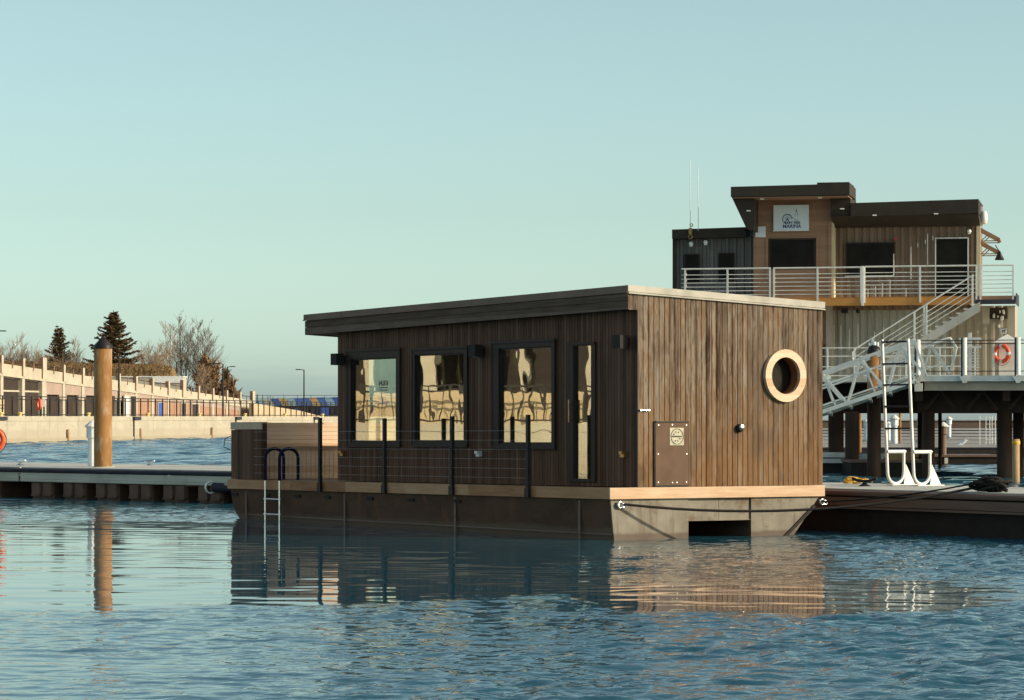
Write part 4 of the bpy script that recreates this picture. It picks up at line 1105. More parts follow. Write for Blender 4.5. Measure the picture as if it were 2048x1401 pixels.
# things standing on the pier
db = dp + .9
c = gp(2014, 750, db)
t = thing('power_pedestal', 'white cabinet with pyramid cap behind the red lifebuoy on the pier', 'pedestal', G.M @ Matrix.Translation((c.x, db, zd)))
build('body', MB().box(-.24, .24, -.02, .46, 0, 1.02), m['white_paint'], t)
build('hood', MB().add([(-.36, -.14, 1.0), (.36, -.14, 1.0), (.36, .58, 1.0), (-.36, .58, 1.0), (-.3, -.08, 1.08), (.3, -.08, 1.08), (.3, .52, 1.08), (-.3, .52, 1.08), (0, .22, 1.26)], [(0, 3, 2, 1), (0, 1, 5, 4), (1, 2, 6, 5), (2, 3, 7, 6), (3, 0, 4, 7), (4, 5, 8), (5, 6, 8), (6, 7, 8), (7, 4, 8)]), m['white_paint'], t)
c = gp(2003, 708, db - .2)
t = thing('lifebuoy', 'red lifebuoy with white bands hanging on the pier railing', 'lifebuoy', G.M @ Matrix.Translation((c.x, db - .2, c.z)), 'lifebuoys')
ax1, ax2 = Vector((.78, -.4, 0)), Vector((0, 0, 1))
build('ring', MB().torus((0, 0, 0), .235, .068, ax1, ax2, 36, 10), m['lifebuoy'], t)
for an in (0, PI / 2, PI, 3 * PI / 2):
    pts = [(ax1.normalized() * math.cos(an + q) + ax2 * math.sin(an + q)) * .235 for q in (-.17, 0, .17)]
    build('band', MB().tube(pts, .071, 10), m['white_paint'], t)
build('grab_rope', MB().torus((.01, -.03, -.06), .29, .008, ax1, ax2, 24, 5), m['rope_black'], t)
c = gp(1987, 748, db - .15)
t = thing('lifebuoy_post', 'thin white post beside the red lifebuoy on the pier', 'post', G.M @ Matrix.Translation((c.x, db - .15, zd)))
build('post', MB().box(-.03, .03, -.03, .03, .01, .95), m['white_paint'], t); build('base_plate', MB().box(-.07, .07, -.07, .07, 0, .0095), m['steel'], t)
c = gp(1940, 748, db)
t = thing('ladder_rack', 'white tubular frame with crossbars and short rungs on the pier', 'rack', G.M @ Matrix.Translation((c.x, db, zd)))
build('post', MB().box(-.05, .05, -.04, .04, 0, 1.3).box(-.28, -.2, -.04, .04, 0, 1.0), m['white_paint'], t)
for z, a0_, a1_ in ((1.12, -.32, .34), (.87, -.05, .33)): build('crossbar', MB().box(a0_, a1_, -.08, -.042, z - .035, z + .035), m['white_paint'], t)
mb = MB()
for i in range(8): mb.box(.06, .28, -.02, .02, .06 + i * .09, .09 + i * .09)
build('rung', mb, m['white_paint'], t)

# ---- far docks and pedestals seen under the pier
far = []
for i, (Y, lab) in enumerate(((130, 'nearest far dock with dark side seen under the pier'), (150, 'second far dock row seen under the pier'), (175, 'third far dock row seen under the pier'), (207, 'fourth far dock row seen under the pier'), (250, 'fifth far dock row seen under the pier'), (310, 'farthest dock row seen under the pier'))):
    p = world_at(1750, Y, 0)
    t = thing('far_dock', lab, 'dock', p, 'far marina docks')
    x0_, x1_ = -Y * .045, Y * .115
    build('deck', MB().box(x0_, x1_, 0, Y * .035, .45, .64), m['far_dock'], t)
    build('side_board', MB().box(x0_, x1_, -.05, -.003, .5, .66), m['far_light'], t)
    build('skirt', MB().box(x0_, x1_, .02, 1.5, -.2, .44), m['black_matt'], t)
for px, Y, s_, lab in ((1733, 150, .9, 'pale pedestal far off, left of the ladder rails'), (1777, 150, .8, 'pale pedestal far off inside the dock ladder, left one'), (1789, 132, 1.05, 'blue-white pedestal far off inside the dock ladder, right one'),
                       (1841, 150, 1.0, 'blue-white pedestal left of the straight dark pier pile'), (1898, 175, 1.0, 'small pale pedestal just behind the large hooded one')):
    pedestal(lab, world_at(px, Y, 0), s_, z0=.65)
pedestal('large brown bodied pedestal with pale hood under the pier', world_at(1886, 112, 0), 1.02, 'dock_brown', z0=.40)
p = world_at(1974, 128, 0)
t = thing('pipe_rack', 'thin open metal rack on a far dock between the dark pier piles', 'rack', (p.x, p.y, .65))
mb = MB()
for x in (-.32, -.05, .12, .22, .36): mb.tube([(x, 0, 0), (x, 0, 1.25)], .018, 5)
for z in (.2, .4, .65, .9): mb.tube([(-.05, 0, z), (.36, 0, z)], .015, 5)
build('frame', mb, m['steel'], t)
p = world_at(1928, 124, 0)
t = thing('dock_steps', 'small pale slanted boarding steps on the nearest far dock', 'steps', (p.x, p.y, .66))
build('side', MB().prism([(-.25, 0, 0), (-.05, 0, 0), (.2, 0, .22), (.05, 0, .24)], (0, .4, 0)), m['white_plastic'], t)
build('handrail', MB().tube([(-.05, 0, .1), (.1, 0, .3), (.22, 0, .3)], .02, 5), m['steel'], t)
p = world_at(1886, 111, 0)
t = thing('small_float', 'dark float under the brown pedestal with a white number plate', 'dock', (p.x, p.y, 0))
build('hull', MB().box(-3.2, 2.2, 0, 3.2, -.2, .32), m['black_matt'], t); build('deck', MB().box(-3.25, 2.25, -.05, 3.3, .33, .40), m['dock_brown'], t)
build('number_plate', MB().box(.05, .18, -.08, -.052, .08, .3), m['white_paint'], t)
# ================================================================== left: quay and promenade
QO = world_at(0, 206, 0)
Q = Frame(QO, (.184, .983, 0), (-.983, .184, 0))
ZQ = 1.92
XA, XB = -190.0, 128.0
qt = thing('quay_wall', 'long sunlit concrete quay wall across the basin', 'wall', Q.M)
build('wall', MB().box(XA, XB, 0, .8, -1.5, ZQ), m['concrete'], qt)
build('ledge', MB().box(XA, XB, -.10, -.002, -1.0, .28).box(XA, XB, -.04, -.002, ZQ - .35, ZQ + .01), m['concrete'], qt)
mb = MB()
x = XA
while x < XB: mb.box(x, x + .03, -.006, -.001, .29, ZQ - .36); x += 6.1
build('joint', mb, m['pave'], qt)
for px in (3, 273, 476, 632):
    c = Q.hit(1, -.1, px, 836); sc = .42
    build('cap_block', MB().box(c.x - 1.0 * sc * 2, c.x + 1.0 * sc * 2, -.25, -.05, ZQ - .30, ZQ - .02), m['fender'], qt)
    build('pilaster', MB().box(c.x - .6, c.x + .6, -.16, -.101, -1, ZQ - .31), m['concrete'], qt)
for px in (136, 281, 424):
    c = Q.hit(1, -.1, px, 868)
    build('quay_ladder', MB().box(c.x - .16, c.x + .16, -.145, -.105, -.3, .95), m['pile_yellow'], qt)
structure('promenade', (lambda mb: mb.add([Q.M @ Vector(v) for v in [(XA, .8, -1), (XB, .8, -1), (XB, 90, -1), (XA, 90, -1), (XA, .8, ZQ), (XB, .8, ZQ), (XB, 90, ZQ), (XA, 90, ZQ)]], [(0,3,2,1),(4,5,6,7),(0,1,5,4),(1,2,6,5),(2,3,7,6),(3,0,4,7)]))(MB()), m['pave'])
# bollards
b0 = None
for i, (px, lab) in enumerate(((2, 'yellow quay bollard at the left edge of the photo'), (40, 'yellow quay bollard under the dark garage openings'), (177, 'yellow quay bollard just left of the ochre pile'), (296, 'yellow quay bollard left of the blue door'), (399, 'yellow quay bollard in front of the brick wall, right of the blue door'),
                               (490, 'yellow quay bollard near the end of the brick wall'), (570, 'yellow quay bollard in front of the tan ramp wall'), (645, 'yellow quay bollard above the first rail post of the sauna'))):
    c = Q.hit(1, .25, px, 829)
    if b0 is None:
        b0 = thing('quay_bollard', lab, 'bollard', Q.M @ Matrix.Translation((c.x, .25, ZQ)), 'yellow bollards along the quay')
        build('bollard_body', MB().lathe([(.2, 0), (.13, .04), (.12, .14), (.19, .2), (.2, .25), (.12, .3), (.001, .3)], n=14), m['bollard'], b0)
    else:
        r_ = copy_tree(b0); r_['label'] = lab; r_.matrix_world = Q.M @ Matrix.Translation((c.x, .25, ZQ))
# black fence
fe = thing('quay_fence', 'long black post and rail fence along the quay edge', 'fence', Q.M)
FH = 1.46
mb = MB()
for z in (.12, FH - .22, FH): mb.beam((XA, .6, ZQ + z), (XB, .6, ZQ + z), .07)
build('rail', mb, m['black_steel'], fe)
xq0 = Q.hit(1, .6, -10, 800).x
x = xq0 - .5; n_ = 0
while x < XB:
    build('fence_post', MB().box(x - .04, x + .04, .56, .64, ZQ, ZQ + FH + .04), m['black_steel'], fe); x += 2.0; n_ += 1
mb = MB(); x = xq0 - 2.5
while x > XA: mb.box(x - .05, x + .05, .56, .64, ZQ, ZQ + FH + .04); [mb.box(x - q_ - .03, x - q_ + .03, .58, .62, ZQ + .1, ZQ + FH) for q_ in (.4, .8, 1.2, 1.6)]; x -= 2.0
o = build('picket_run', mb, m['black_steel'], fe); o['kind'] = 'stuff'

# lamp posts
def lamp(label, px, ytop, Y, z0, arm, group='black lamp posts along the promenade'):
    p = world_at(px, Y, z0); h = EYE + (835 - ytop) * Y / F - z0
    t = thing('lamp_post', label, 'lamp post', p, group)
    build('pole', MB().tube([(0, 0, 0), (0, 0, h)], .085, 8, r2=.06), m['black_steel'], t)
    if arm:
        build('lamp_head', MB().beam((0, 0, h - .03), (arm * .45, 0, h + .02), .07).box(min(arm * .35, arm * .85), max(arm * .35, arm * .85), -.12, .12, h - .02, h + .07), m['black_steel'], t)
    return t
def yq(px, off=1.2): return (Q.M @ Q.hit(1, off, px, 800)).y
lamp('lamp post beside the small spruce, head to the right', 129, 687, 300, 4.0, 1)
lamp('plain black pole just right of the ochre pile', 238, 712, yq(238), ZQ, 0)
lamp('dark pole standing in front of the big spruce', 249, 704, 300, 3.0, 0)
lamp('lamp post at the rounded end of the dry hedge', 353, 724, 306, 3.2, 1)
lamp('lamp post in front of the brown pine, head to the left', 446, 728, yq(446), ZQ, -1)
lamp('lamp post half hidden behind the brown pine, head to the right', 455, 734, 312, 2.4, 1)
lamp('free standing lamp post nearest the sauna, head to the left', 608, 740, yq(608), ZQ, -1)
lamp('lamp post cut off by the left edge, only its head in view', -9, 663, 245, 3.5, 1.05)
# lifebuoy station on quay
c = Q.hit(1, .45, 78, 810); P = Q.M @ Vector((c.x, .45, 0))
t = thing('lifebuoy', 'orange lifebuoy on the quay fence in front of the dark openings', 'lifebuoy', (P.x, P.y, EYE + 26 * P.y / F), 'lifebuoys')
build('ring', MB().torus((0, -.1, 0), .37, .1, (.45, -.9, 0), (0, 0, 1), 28, 8), m['lifebuoy'], t)
build('centre', MB().torus((0, -.1, 0), .25, .02, (.45, -.9, 0), (0, 0, 1), 20, 6), m['white_paint'], t)
c = Q.hit(1, .3, 88, 812); P = Q.M @ Vector((c.x, .3, 0))
t = thing('notice_post', 'green post with a small white notice beside the quay lifebuoy', 'sign', (P.x, P.y, ZQ))
build('post', MB().box(-.06, .06, -.05, .05, 0, 1.05), m['green'], t); build('notice', MB().box(-.2, .1, -.09, -.052, .7, 1.25), m['white_paint'], t)

# promenade building
yf_ = 6.0
def qz(px, py): return Q.hit(1, yf_, px, py)
a_, b_ = qz(2.5, 750), qz(505.7, 800)
step = (b_.x - a_.x) / 15
def lin(pa, pb):
    A_, B_ = qz(*pa), qz(*pb); k_ = (B_.z - A_.z) / (B_.x - A_.x)
    return lambda x: A_.z + k_ * (x - A_.x)
par = lin((2.5, 727), (481, 798)); lint = lin((2.5, 747), (481, 810)); lint2 = lin((2.5, 752), (481, 814))
pb = thing('promenade_building', 'long low pale stone building with a sloping parapet and dark garage openings behind the quay', 'building', Q.M)
xL = a_.x - 33 * step
def slope_box(mb, x0_, x1_, y0_, y1_, fa, fb, n=1):
    v = [(x0_, y0_, fa(x0_)), (x1_, y0_, fa(x1_)), (x1_, y1_, fa(x1_)), (x0_, y1_, fa(x0_)), (x0_, y0_, fb(x0_)), (x1_, y0_, fb(x1_)), (x1_, y1_, fb(x1_)), (x0_, y1_, fb(x0_))]
    return mb.hexa(v)
xEnd = b_.x
build('parapet', slope_box(MB(), xL, xEnd, yf_, yf_ + .3, lint, par), m['stone'], pb)
build('string_course', slope_box(MB(), xL, xEnd, yf_ - .07, yf_ - .002, lint2, lint), m['stone'], pb)
build('roof_slab', slope_box(MB(), xL, xEnd, yf_ + .31, yf_ + 14, lambda x: lint2(x) - .1, lint), m['pave'], pb)
build('interior', slope_box(slope_box(MB(), a_.x - step, a_.x + 6.9 * step, yf_ + .31, yf_ + .4, lambda x: ZQ, lambda x: lint2(x) - .12), a_.x - step, a_.x - step + .1, yf_ + 3.5, yf_ + 3.7, lambda x: ZQ, lambda x: lint2(x) - .12), m['dark_open'], pb)
build('reflection_wall', MB().box(xL, a_.x - 2 * step, 2.2, 2.5, ZQ, ZQ + 1.25), m['ramp_tan'], pb)  # unseen low wall, added for its golden reflection in the sauna panes
build('deep_interior', slope_box(MB(), xL, a_.x - step, yf_ + 4.5, yf_ + 4.7, lambda x: ZQ, lambda x: lint2(x) - .12), m['black_matt'], pb)
zop = qz(120, 790).z
for n in range(0, 16):
    x = a_.x + n * step; vis = n >= -1
    big = n in (2, 10, 15) or n in (-6, -14)
    w_ = .9 if big else .45
    if n >= 0:
        build('column', MB().box(x - .3 * (1.6 if big else 1), x + .3 * (1.6 if big else 1), yf_ - .06, yf_ + .3, ZQ, lint2(x) - .02), m['stone'], pb)
        top = par(x) + (.95 if big else .62)
        po = build('parapet_pier', MB().box(x - w_ / 2, x + w_ / 2, yf_ - .12, yf_ + .18, lint(x) - .02, top), m['stone'], pb)
        build('cap', MB().box(x - w_ / 2 - .012, x - w_ / 2 - .001, yf_ - .125, yf_ + .19, lint(x), top), m['stone_and_shade_brown'], po)  # thin brown sheet: shade of the pier side put into colour
        if n < 15:
            xm = x + step / 2
            build('baluster', MB().box(xm - .07, xm + .07, yf_ - .06, yf_ - .01, par(xm) - .25, par(xm) + .42), m['stone_and_shade_brown'], pb)
mb = MB()
for n in range(-33, 0):
    x = a_.x + n * step
    cw_ = (.22, .45, .25, .3, .7, .22)[n % 6]; mb.box(x - cw_, x + cw_, yf_ - .06, yf_ + .3, ZQ, lint2(x) - .02); mb.box(x - .3, x + .3, yf_ - .12, yf_ + .2, lint(x) - .02, par(x) + .62)
    cw_ = (.1, .18, .12, .3, .08)[n % 5]; x5 = x + step * (.4 + .3 * ((n * 7) % 5) / 5); mb.box(x5 - cw_, x5 + cw_, yf_ - .02, yf_ + .3, ZQ, lint2(x + step) - .02)
    if n % 4 == 0: mb.box(x + .34, x + step - .34, yf_, yf_ + .3, ZQ + 3.2, lint2(x + step) - .02)
build('colonnade', mb, m['stone'], pb)
build('coping_rail', slope_box(MB(), xL, xEnd, yf_ + .1, yf_ + .16, lambda x: par(x) + .32, lambda x: par(x) + .38), m['black_steel'], pb)
for n in range(0, 15):
    x0_ = a_.x + n * step + .31; x1_ = a_.x + (n + 1) * step - .31
    if n < 2:
        build('lintel_beam', MB().box(x0_ - .04, x1_ + .04, yf_ + .2, yf_ + .3, qz(60, 785).z, qz(60, 781.5).z), m['stone'], pb)
    elif n < 7:
        f0_ = lambda x: zop if n < 6 else zop
        build('infill_panel', slope_box(MB(), x0_, x1_, yf_ + .02, yf_ + .25, lambda x: zop, lambda x: lint2(x) - .02), m['pink'], pb)
        build('infill_panel', MB().box(x0_, x0_ + .6, yf_ + .03, yf_ + .24, zop - .35, zop - .001).box(x1_ - .6, x1_, yf_ + .03, yf_ + .24, zop - .35, zop - .001), m['pink'], pb)
    else:
        build('infill_panel', slope_box(MB(), x0_, x1_, yf_ + .02, yf_ + .25, lambda x: ZQ, lambda x: lint2(x) - .42), m['brick'], pb)
        build('infill_panel', slope_box(MB(), x0_, x1_, yf_ + .0, yf_ + .25, lambda x: lint2(x) - .415, lambda x: lint2(x) - .02), m['pink'], pb)
def qdoor(px0, px1, py0, mt, lab):
    x0_ = qz(px0, 815).x; x1_ = qz(px1, 815).x; d_ = build('door', MB().box(x0_, x1_, yf_ - .08, yf_ - .002, ZQ, qz(px0, py0).z), m[mt], pb, lab)
    build('door_frame', MB().box(x0_ - .12, x1_ + .12, yf_ - .12, yf_ - .002, qz(px0, py0).z + .002, qz(px0, py0).z + .12).box(x0_ - .12, x0_ - .002, yf_ - .12, yf_ - .002, ZQ, qz(px0, py0).z + .002).box(x1_ + .002, x1_ + .12, yf_ - .12, yf_ - .002, ZQ, qz(px0, py0).z + .002), m['stone'], d_)
qdoor(314.5, 325, 806, 'door_blue', 'bright blue door in the brick wall')
qdoor(361, 370, 807, 'dark_open', 'narrow dark doorway')
qdoor(382, 395, 809, 'dark_open', 'wider dark doorway')
qdoor(247, 257, 793, 'white_paint', 'white doorway right of the ochre pile')
qdoor(259, 270, 793, 'dark_open', 'dark opening beside the white doorway')
# pavilion with dry hedge behind
Yh = 300
h0 = world_at(-60, Yh, 0); h1 = world_at(352, Yh, 0)
zc0 = EYE + (835 - 721) * Yh / F; zc1 = EYE + (835 - 732) * Yh / F; zlo = EYE + (835 - 753) * Yh / F
def pav(x, base=False): return zc0 + (zc1 - zc0) * min(1, max(0, (x - h0.x) / (h1.x - h0.x)))
tag_ = thing('dry_hedge', 'long clipped brown hedge with rounded end above the promenade wall', 'hedge', (h0.x, Yh, 0))
mb = MB(); rr = random.Random(11); nx = 170; Ltot = h1.x - h0.x
vs = []; prof_n = 9
for i in range(nx + 1):
    u = i / nx * Ltot; e = min(1, (Ltot - u) / 1.6); e = math.sqrt(max(0.0, 1 - (1 - e) ** 2))
    zt2 = pav(h0.x + u); zb2 = zlo - (.0) - (zt2 - zlo) * 0 - 1.2 * (1 - i / nx) * 0
    for j in range(prof_n + 1):
        an = PI * j / prof_n
        y = -1.6 * math.cos(an) * (.4 + .6 * e); z = zb2 + (zt2 - zb2) * (math.sin(an) ** .45 if 0 < j < prof_n else 0) * (.25 + .75 * e)
        vs.append((u + rr.uniform(-.05, .05), y + rr.uniform(-.06, .06), z + rr.uniform(-.06, .06)))
fs = [(i * (prof_n + 1) + j, (i + 1) * (prof_n + 1) + j, (i + 1) * (prof_n + 1) + j + 1, i * (prof_n + 1) + j + 1) for i in range(nx) for j in range(prof_n)]
mb.add(vs, fs); mb.add(vs[-(prof_n + 1):], [tuple(range(prof_n + 1))])
for i in range(5200):
    u = rr.uniform(0, Ltot - .3); e = min(1, (Ltot - u) / 1.6); e = math.sqrt(max(0, 1 - (1 - e) ** 2)); an = rr.uniform(.0, PI * .75)
    zt2 = pav(h0.x + u); y = -1.6 * math.cos(an) * (.4 + .6 * e); z = zlo + (zt2 - zlo) * math.sin(an) ** .45 * (.25 + .75 * e)
    d_ = Vector((rr.uniform(-1, 1), -abs(math.cos(an)) + rr.uniform(-.5, .3), math.sin(an) + rr.uniform(-.3, .5))).normalized() * rr.uniform(.08, .2)
    s_ = Vector((rr.uniform(-1, 1), rr.uniform(-1, 1), rr.uniform(-1, 1))).normalized() * .05
    c = Vector((u, y, z)); mb.add([c - s_, c + s_, c + d_], [(0, 1, 2)])
build('foliage', mb, m['hedge'], tag_)
tw_ = thing('planter_wall', 'white wall under the dry hedge above the parapet', 'wall', (h0.x, Yh, 0))
build('wall', MB().box(0, Ltot + .9, -1.9, 1.6, ZQ, zlo - .01), m['stone'], tw_)
build('coping', MB().box(-.1, Ltot + 1.0, -2.0, 1.7, zlo - .12, zlo - .012).box(Ltot - 2.2, Ltot + 1.0, -2.02, -1.9, zlo - .7, zlo - .13), m['white_paint'], tw_)

# far end: tan ramp wall, dark shed, mural
y_ = 4.5
def qy(px, py): return Q.hit(1, y_, px, py)
pts = [qy(508, 806), qy(675, 836), qy(508, 836)]
t = thing('ramp_wall', 'tan sloping ramp wall behind the quay fence at the end of the brick wall', 'wall', Q.M)
xa_, xb_, xc_ = qy(508, 806).x, qy(600, 822).x, qy(645, 832).x
build('wall', MB().prism([(xa_, y_, ZQ), (xc_, y_, ZQ), (xb_, y_, qy(600, 822).z), (xa_, y_, qy(508, 807).z)], (0, .5, 0)), m['ramp_tan'], t)
build('railing', (lambda mb: [mb.beam((xa_ + i * (xc_ - xa_) / 14, y_ + .2, ZQ), (xa_ + i * (xc_ - xa_) / 14, y_ + .2, qy(508, 807).z - (qy(508, 807).z - ZQ) * i / 14 * .8 + 1.0), .05) for i in range(15)] and mb)(MB()), m['black_steel'], t)
t = thing('dark_shed', 'low dark shed with blue panels behind the quay fence beside the sauna', 'shed', world_at(500, 335, ZQ))
pw_ = 335 / F
build('wall', MB().box(6 * pw_, 330 * pw_, 0, 8, -1, (835 - 812) * pw_ + EYE - ZQ), m['black_matt'], t)
mb = MB()
for i in range(14):
    x = 30 + i * 13; mb.box(x * pw_, (x + 8) * pw_, -.06, -.002, .25, .95)
build('panel', mb, m['fender'], t)
build('blue_panel', MB().box(140 * pw_, 158 * pw_, -.12, -.062, .1, 1.05).box(90 * pw_, 96 * pw_, -.12, -.062, .3, 1.0), m['door_blue'], t)
t = thing('painted_wall', 'distant low wall painted in blue white and orange patches', 'wall', world_at(500, 355, ZQ))
pw_ = 355 / F
build('wall', MB().prism([(12 * pw_, 0, -1), (340 * pw_, 0, -1), (340 * pw_, 0, (835 - 793) * pw_ + EYE - ZQ), (150 * pw_, 0, (835 - 795) * pw_ + EYE - ZQ), (12 * pw_, 0, (835 - 799.5) * pw_ + EYE - ZQ)], (0, .5, 0)), m['mural'], t)
mb = MB()
for i in range(12): mb.beam(((15 + i * 27) * pw_, -1, 1.4), ((15 + i * 27) * pw_, -1, 2.6), .06)
for z in (2.2, 2.6): mb.beam((12 * pw_, -1, z), (340 * pw_, -1, z), .05)
build('railing', mb, m['fender'], t)
# breakwater
t = thing('breakwater', 'long low brown breakwater on the horizon seen under the pier', 'breakwater', world_at(1640, 430, 0))
build('wall', MB().box(-12, 60, 0, 4, -.5, 1.35), m['breakwater'], t); build('cap', MB().box(-12, 60, -.2, 4.2, 1.352, 1.5), m['far_light'], t)

# ================================================================== trees
def bare(seed, H, spread, n0, mt, up=.75, lean=0):
    rr = random.Random(seed); mb = MB(); tr = MB()
    def br(p, d, ln, r, lev, M_):
        k_ = 3; pts = [p]
        for i in range(k_):
            d = (d + Vector((rr.uniform(-.16, .16), rr.uniform(-.16, .16), rr.uniform(-.04, .14)))).normalized()
            pts.append(pts[-1] + d * ln / k_)
        M_.tube(pts, r, 4 if lev < 2 else 3, r2=r * .55)
        if lev >= 4: return
        nc = {0: n0, 1: 6, 2: 5, 3: 4}[lev]
        for i in range(nc):
            f = rr.uniform(.3, 1.0) if lev else rr.uniform(.25, 1)
            j = min(int(f * k_), k_ - 1); q = pts[j].lerp(pts[j + 1], f * k_ - j)
            a = rr.uniform(0, 2 * PI); s_ = spread * rr.uniform(.7, 1.3)
            side = Vector((math.cos(a), math.sin(a), 0))
            nd = (d * up + side * s_ + Vector((0, 0, .25))).normalized()
            br(q, nd, ln * rr.uniform(.45, .68), max(r * .58, .012), lev + 1, mb)
    br(Vector((0, 0, 0)), Vector((lean, 0, 1)), H * .62, H * .014, 0, tr)
    return tr, mb
def bare_tree(label, px, ytop, Y, seed, spread=.55, n0=9, z0=3.0, mt='bark', sq=1.0, up=.75):
    H = EYE + (835 - ytop) * Y / F - z0
    tr, mb = bare(seed, H, spread, n0, mt, up)
    zmx = max(v[2] for v in mb.v); s_ = H / zmx
    for M_ in (tr, mb): M_.v = [(v[0] * s_ * sq, v[1] * s_, v[2] * s_) for v in M_.v]
    t = thing('bare_tree', label, 'tree', world_at(px, Y, z0), 'bare winter trees behind the promenade')
    build('trunk', tr, m[mt], t); build('crown', mb, m[mt], t)
def stemmy(label, px, ytop, Y, seed, wpx, n=6, z0=2.0, mt='bark'):
    rr = random.Random(seed); H = EYE + (835 - ytop) * Y / F - z0; Wd_ = wpx * Y / F; mb = MB(); tr = MB()
    def shoot(p, d, ln, r, lev):
        pts = [p]
        for i in range(3):
            d = (d + Vector((rr.uniform(-.12, .12), rr.uniform(-.12, .12), .10))).normalized(); pts.append(pts[-1] + d * ln / 3)
        mb.tube(pts, r, 3, r2=r * .5)
        if lev == 0: return
        for i in range(5 if lev == 2 else 4):
            f = rr.uniform(.2, 1); j = min(int(f * 3), 2); q = pts[j].lerp(pts[j + 1], f * 3 - j); a = rr.uniform(0, 2 * PI)
            shoot(q, (d + Vector((math.cos(a), math.sin(a), .1)) * rr.uniform(.35, .75)).normalized(), ln * rr.uniform(.35, .6), max(r * .55, .009), lev - 1)
    for s_ in range(n):
        a = 2 * PI * s_ / n + rr.uniform(-.4, .4); rad = Wd_ * rr.uniform(.2, 1.0); h_ = H * rr.uniform(.88, 1.0) * (1 - .25 * (rad / Wd_) ** 2)
        top = Vector((math.cos(a) * rad, math.sin(a) * rad, h_)); pts = [Vector((math.cos(a) * .15, math.sin(a) * .15, 0))]
        for i in range(1, 7):
            f = i / 6; pts.append(Vector((top.x * f ** .95 + rr.uniform(-.08, .08), top.y * f ** .95, h_ * f)))
        tr.tube(pts, .075, 5, r2=.012)
        for i in range(12):
            f = rr.uniform(.25, .98); j = min(int(f * 6), 5); q = pts[j].lerp(pts[j + 1], f * 6 - j); b_ = rr.uniform(0, 2 * PI)
            shoot(q, Vector((math.cos(b_) * .75, math.sin(b_) * .75, .7)).normalized(), H * .30 * (1.15 - f), .019, 2)
    t = thing('bare_tree', label, 'tree', world_at(px, Y, z0), 'bare winter trees behind the promenade')
    build('trunk', tr, m[mt], t); build('crown', mb, m[mt], t)
def conifer(label, px, ytop, hw, Y, seed, z0=2.5, mt='needle', dens=1.0, top=.08, irr=.25):
    rr = random.Random(seed); H = EYE + (835 - ytop) * Y / F - z0; R = hw * Y / F * 1.9
    tr = MB().tube([(0, 0, 0), (.02, 0, H * .5), (0, 0, H * .98)], R * .035 + .05, 6, r2=.02); mb = MB(); lb_ = MB()
    z = H * .12
    while z < H * .99:
        f = (z / H); rad = R * (1 - f) ** .85 + R * .03
        nb_ = int(6 * dens + 3)
        a0 = rr.uniform(0, 6)
        for k_ in range(nb_):
            a = a0 + 2 * PI * k_ / nb_ + rr.uniform(-.3, .3); ln = rad * rr.uniform(1 - irr * 1.3, 1 + irr)
            d = Vector((math.cos(a), math.sin(a), 0)); p = Vector((0, 0, z + rr.uniform(-.2, .2)))
            sag = rr.uniform(-.05, .28)
            pts = [p, p + d * ln * .5 + Vector((0, 0, -sag * ln * .3)), p + d * ln + Vector((0, 0, .12 * ln + sag * ln * .4))]
            lb_.tube(pts, .035, 3, r2=.012)
            m_ = int(6 + ln * 19 * dens)
            for q in range(m_):
                u = (q + rr.random()) / m_; u = u ** .8
                c = pts[0].lerp(pts[1], u * 2) if u < .5 else pts[1].lerp(pts[2], u * 2 - 1)
                side = Vector((-d.y, d.x, 0)) * rr.choice((-1, 1))
                tip = c + (side * rr.uniform(.1, 1) + d * rr.uniform(.3, 1) + Vector((0, 0, rr.uniform(-.45, .5)))).normalized() * rr.uniform(.22, .55) * (1.1 - .5 * u)
                w = (tip - c).cross(Vector((rr.uniform(-1, 1), rr.uniform(-1, 1), rr.uniform(-1, 1)))).normalized() * rr.uniform(.05, .11)
                mb.add([c - w, c + w, tip + w * .3, tip - w * .3], [(0, 1, 2, 3)])
        z += H * (.030 + .022 * (1 - f))
    t = thing('conifer', label, 'tree', world_at(px, Y, z0), 'evergreen trees behind the promenade')
    build('trunk', tr, m['bark'], t); build('limb', lb_, m['bark'], t, None); build('foliage', mb, m[mt], t)
conifer('small dark spruce left of the ochre pile', 118, 655, 27, 315, 21, mt='needle', dens=.95, irr=.35)
conifer('big dark spruce rising behind the ochre pile', 227, 626, 48, 315, 22, mt='needle', dens=1.35, irr=.28)
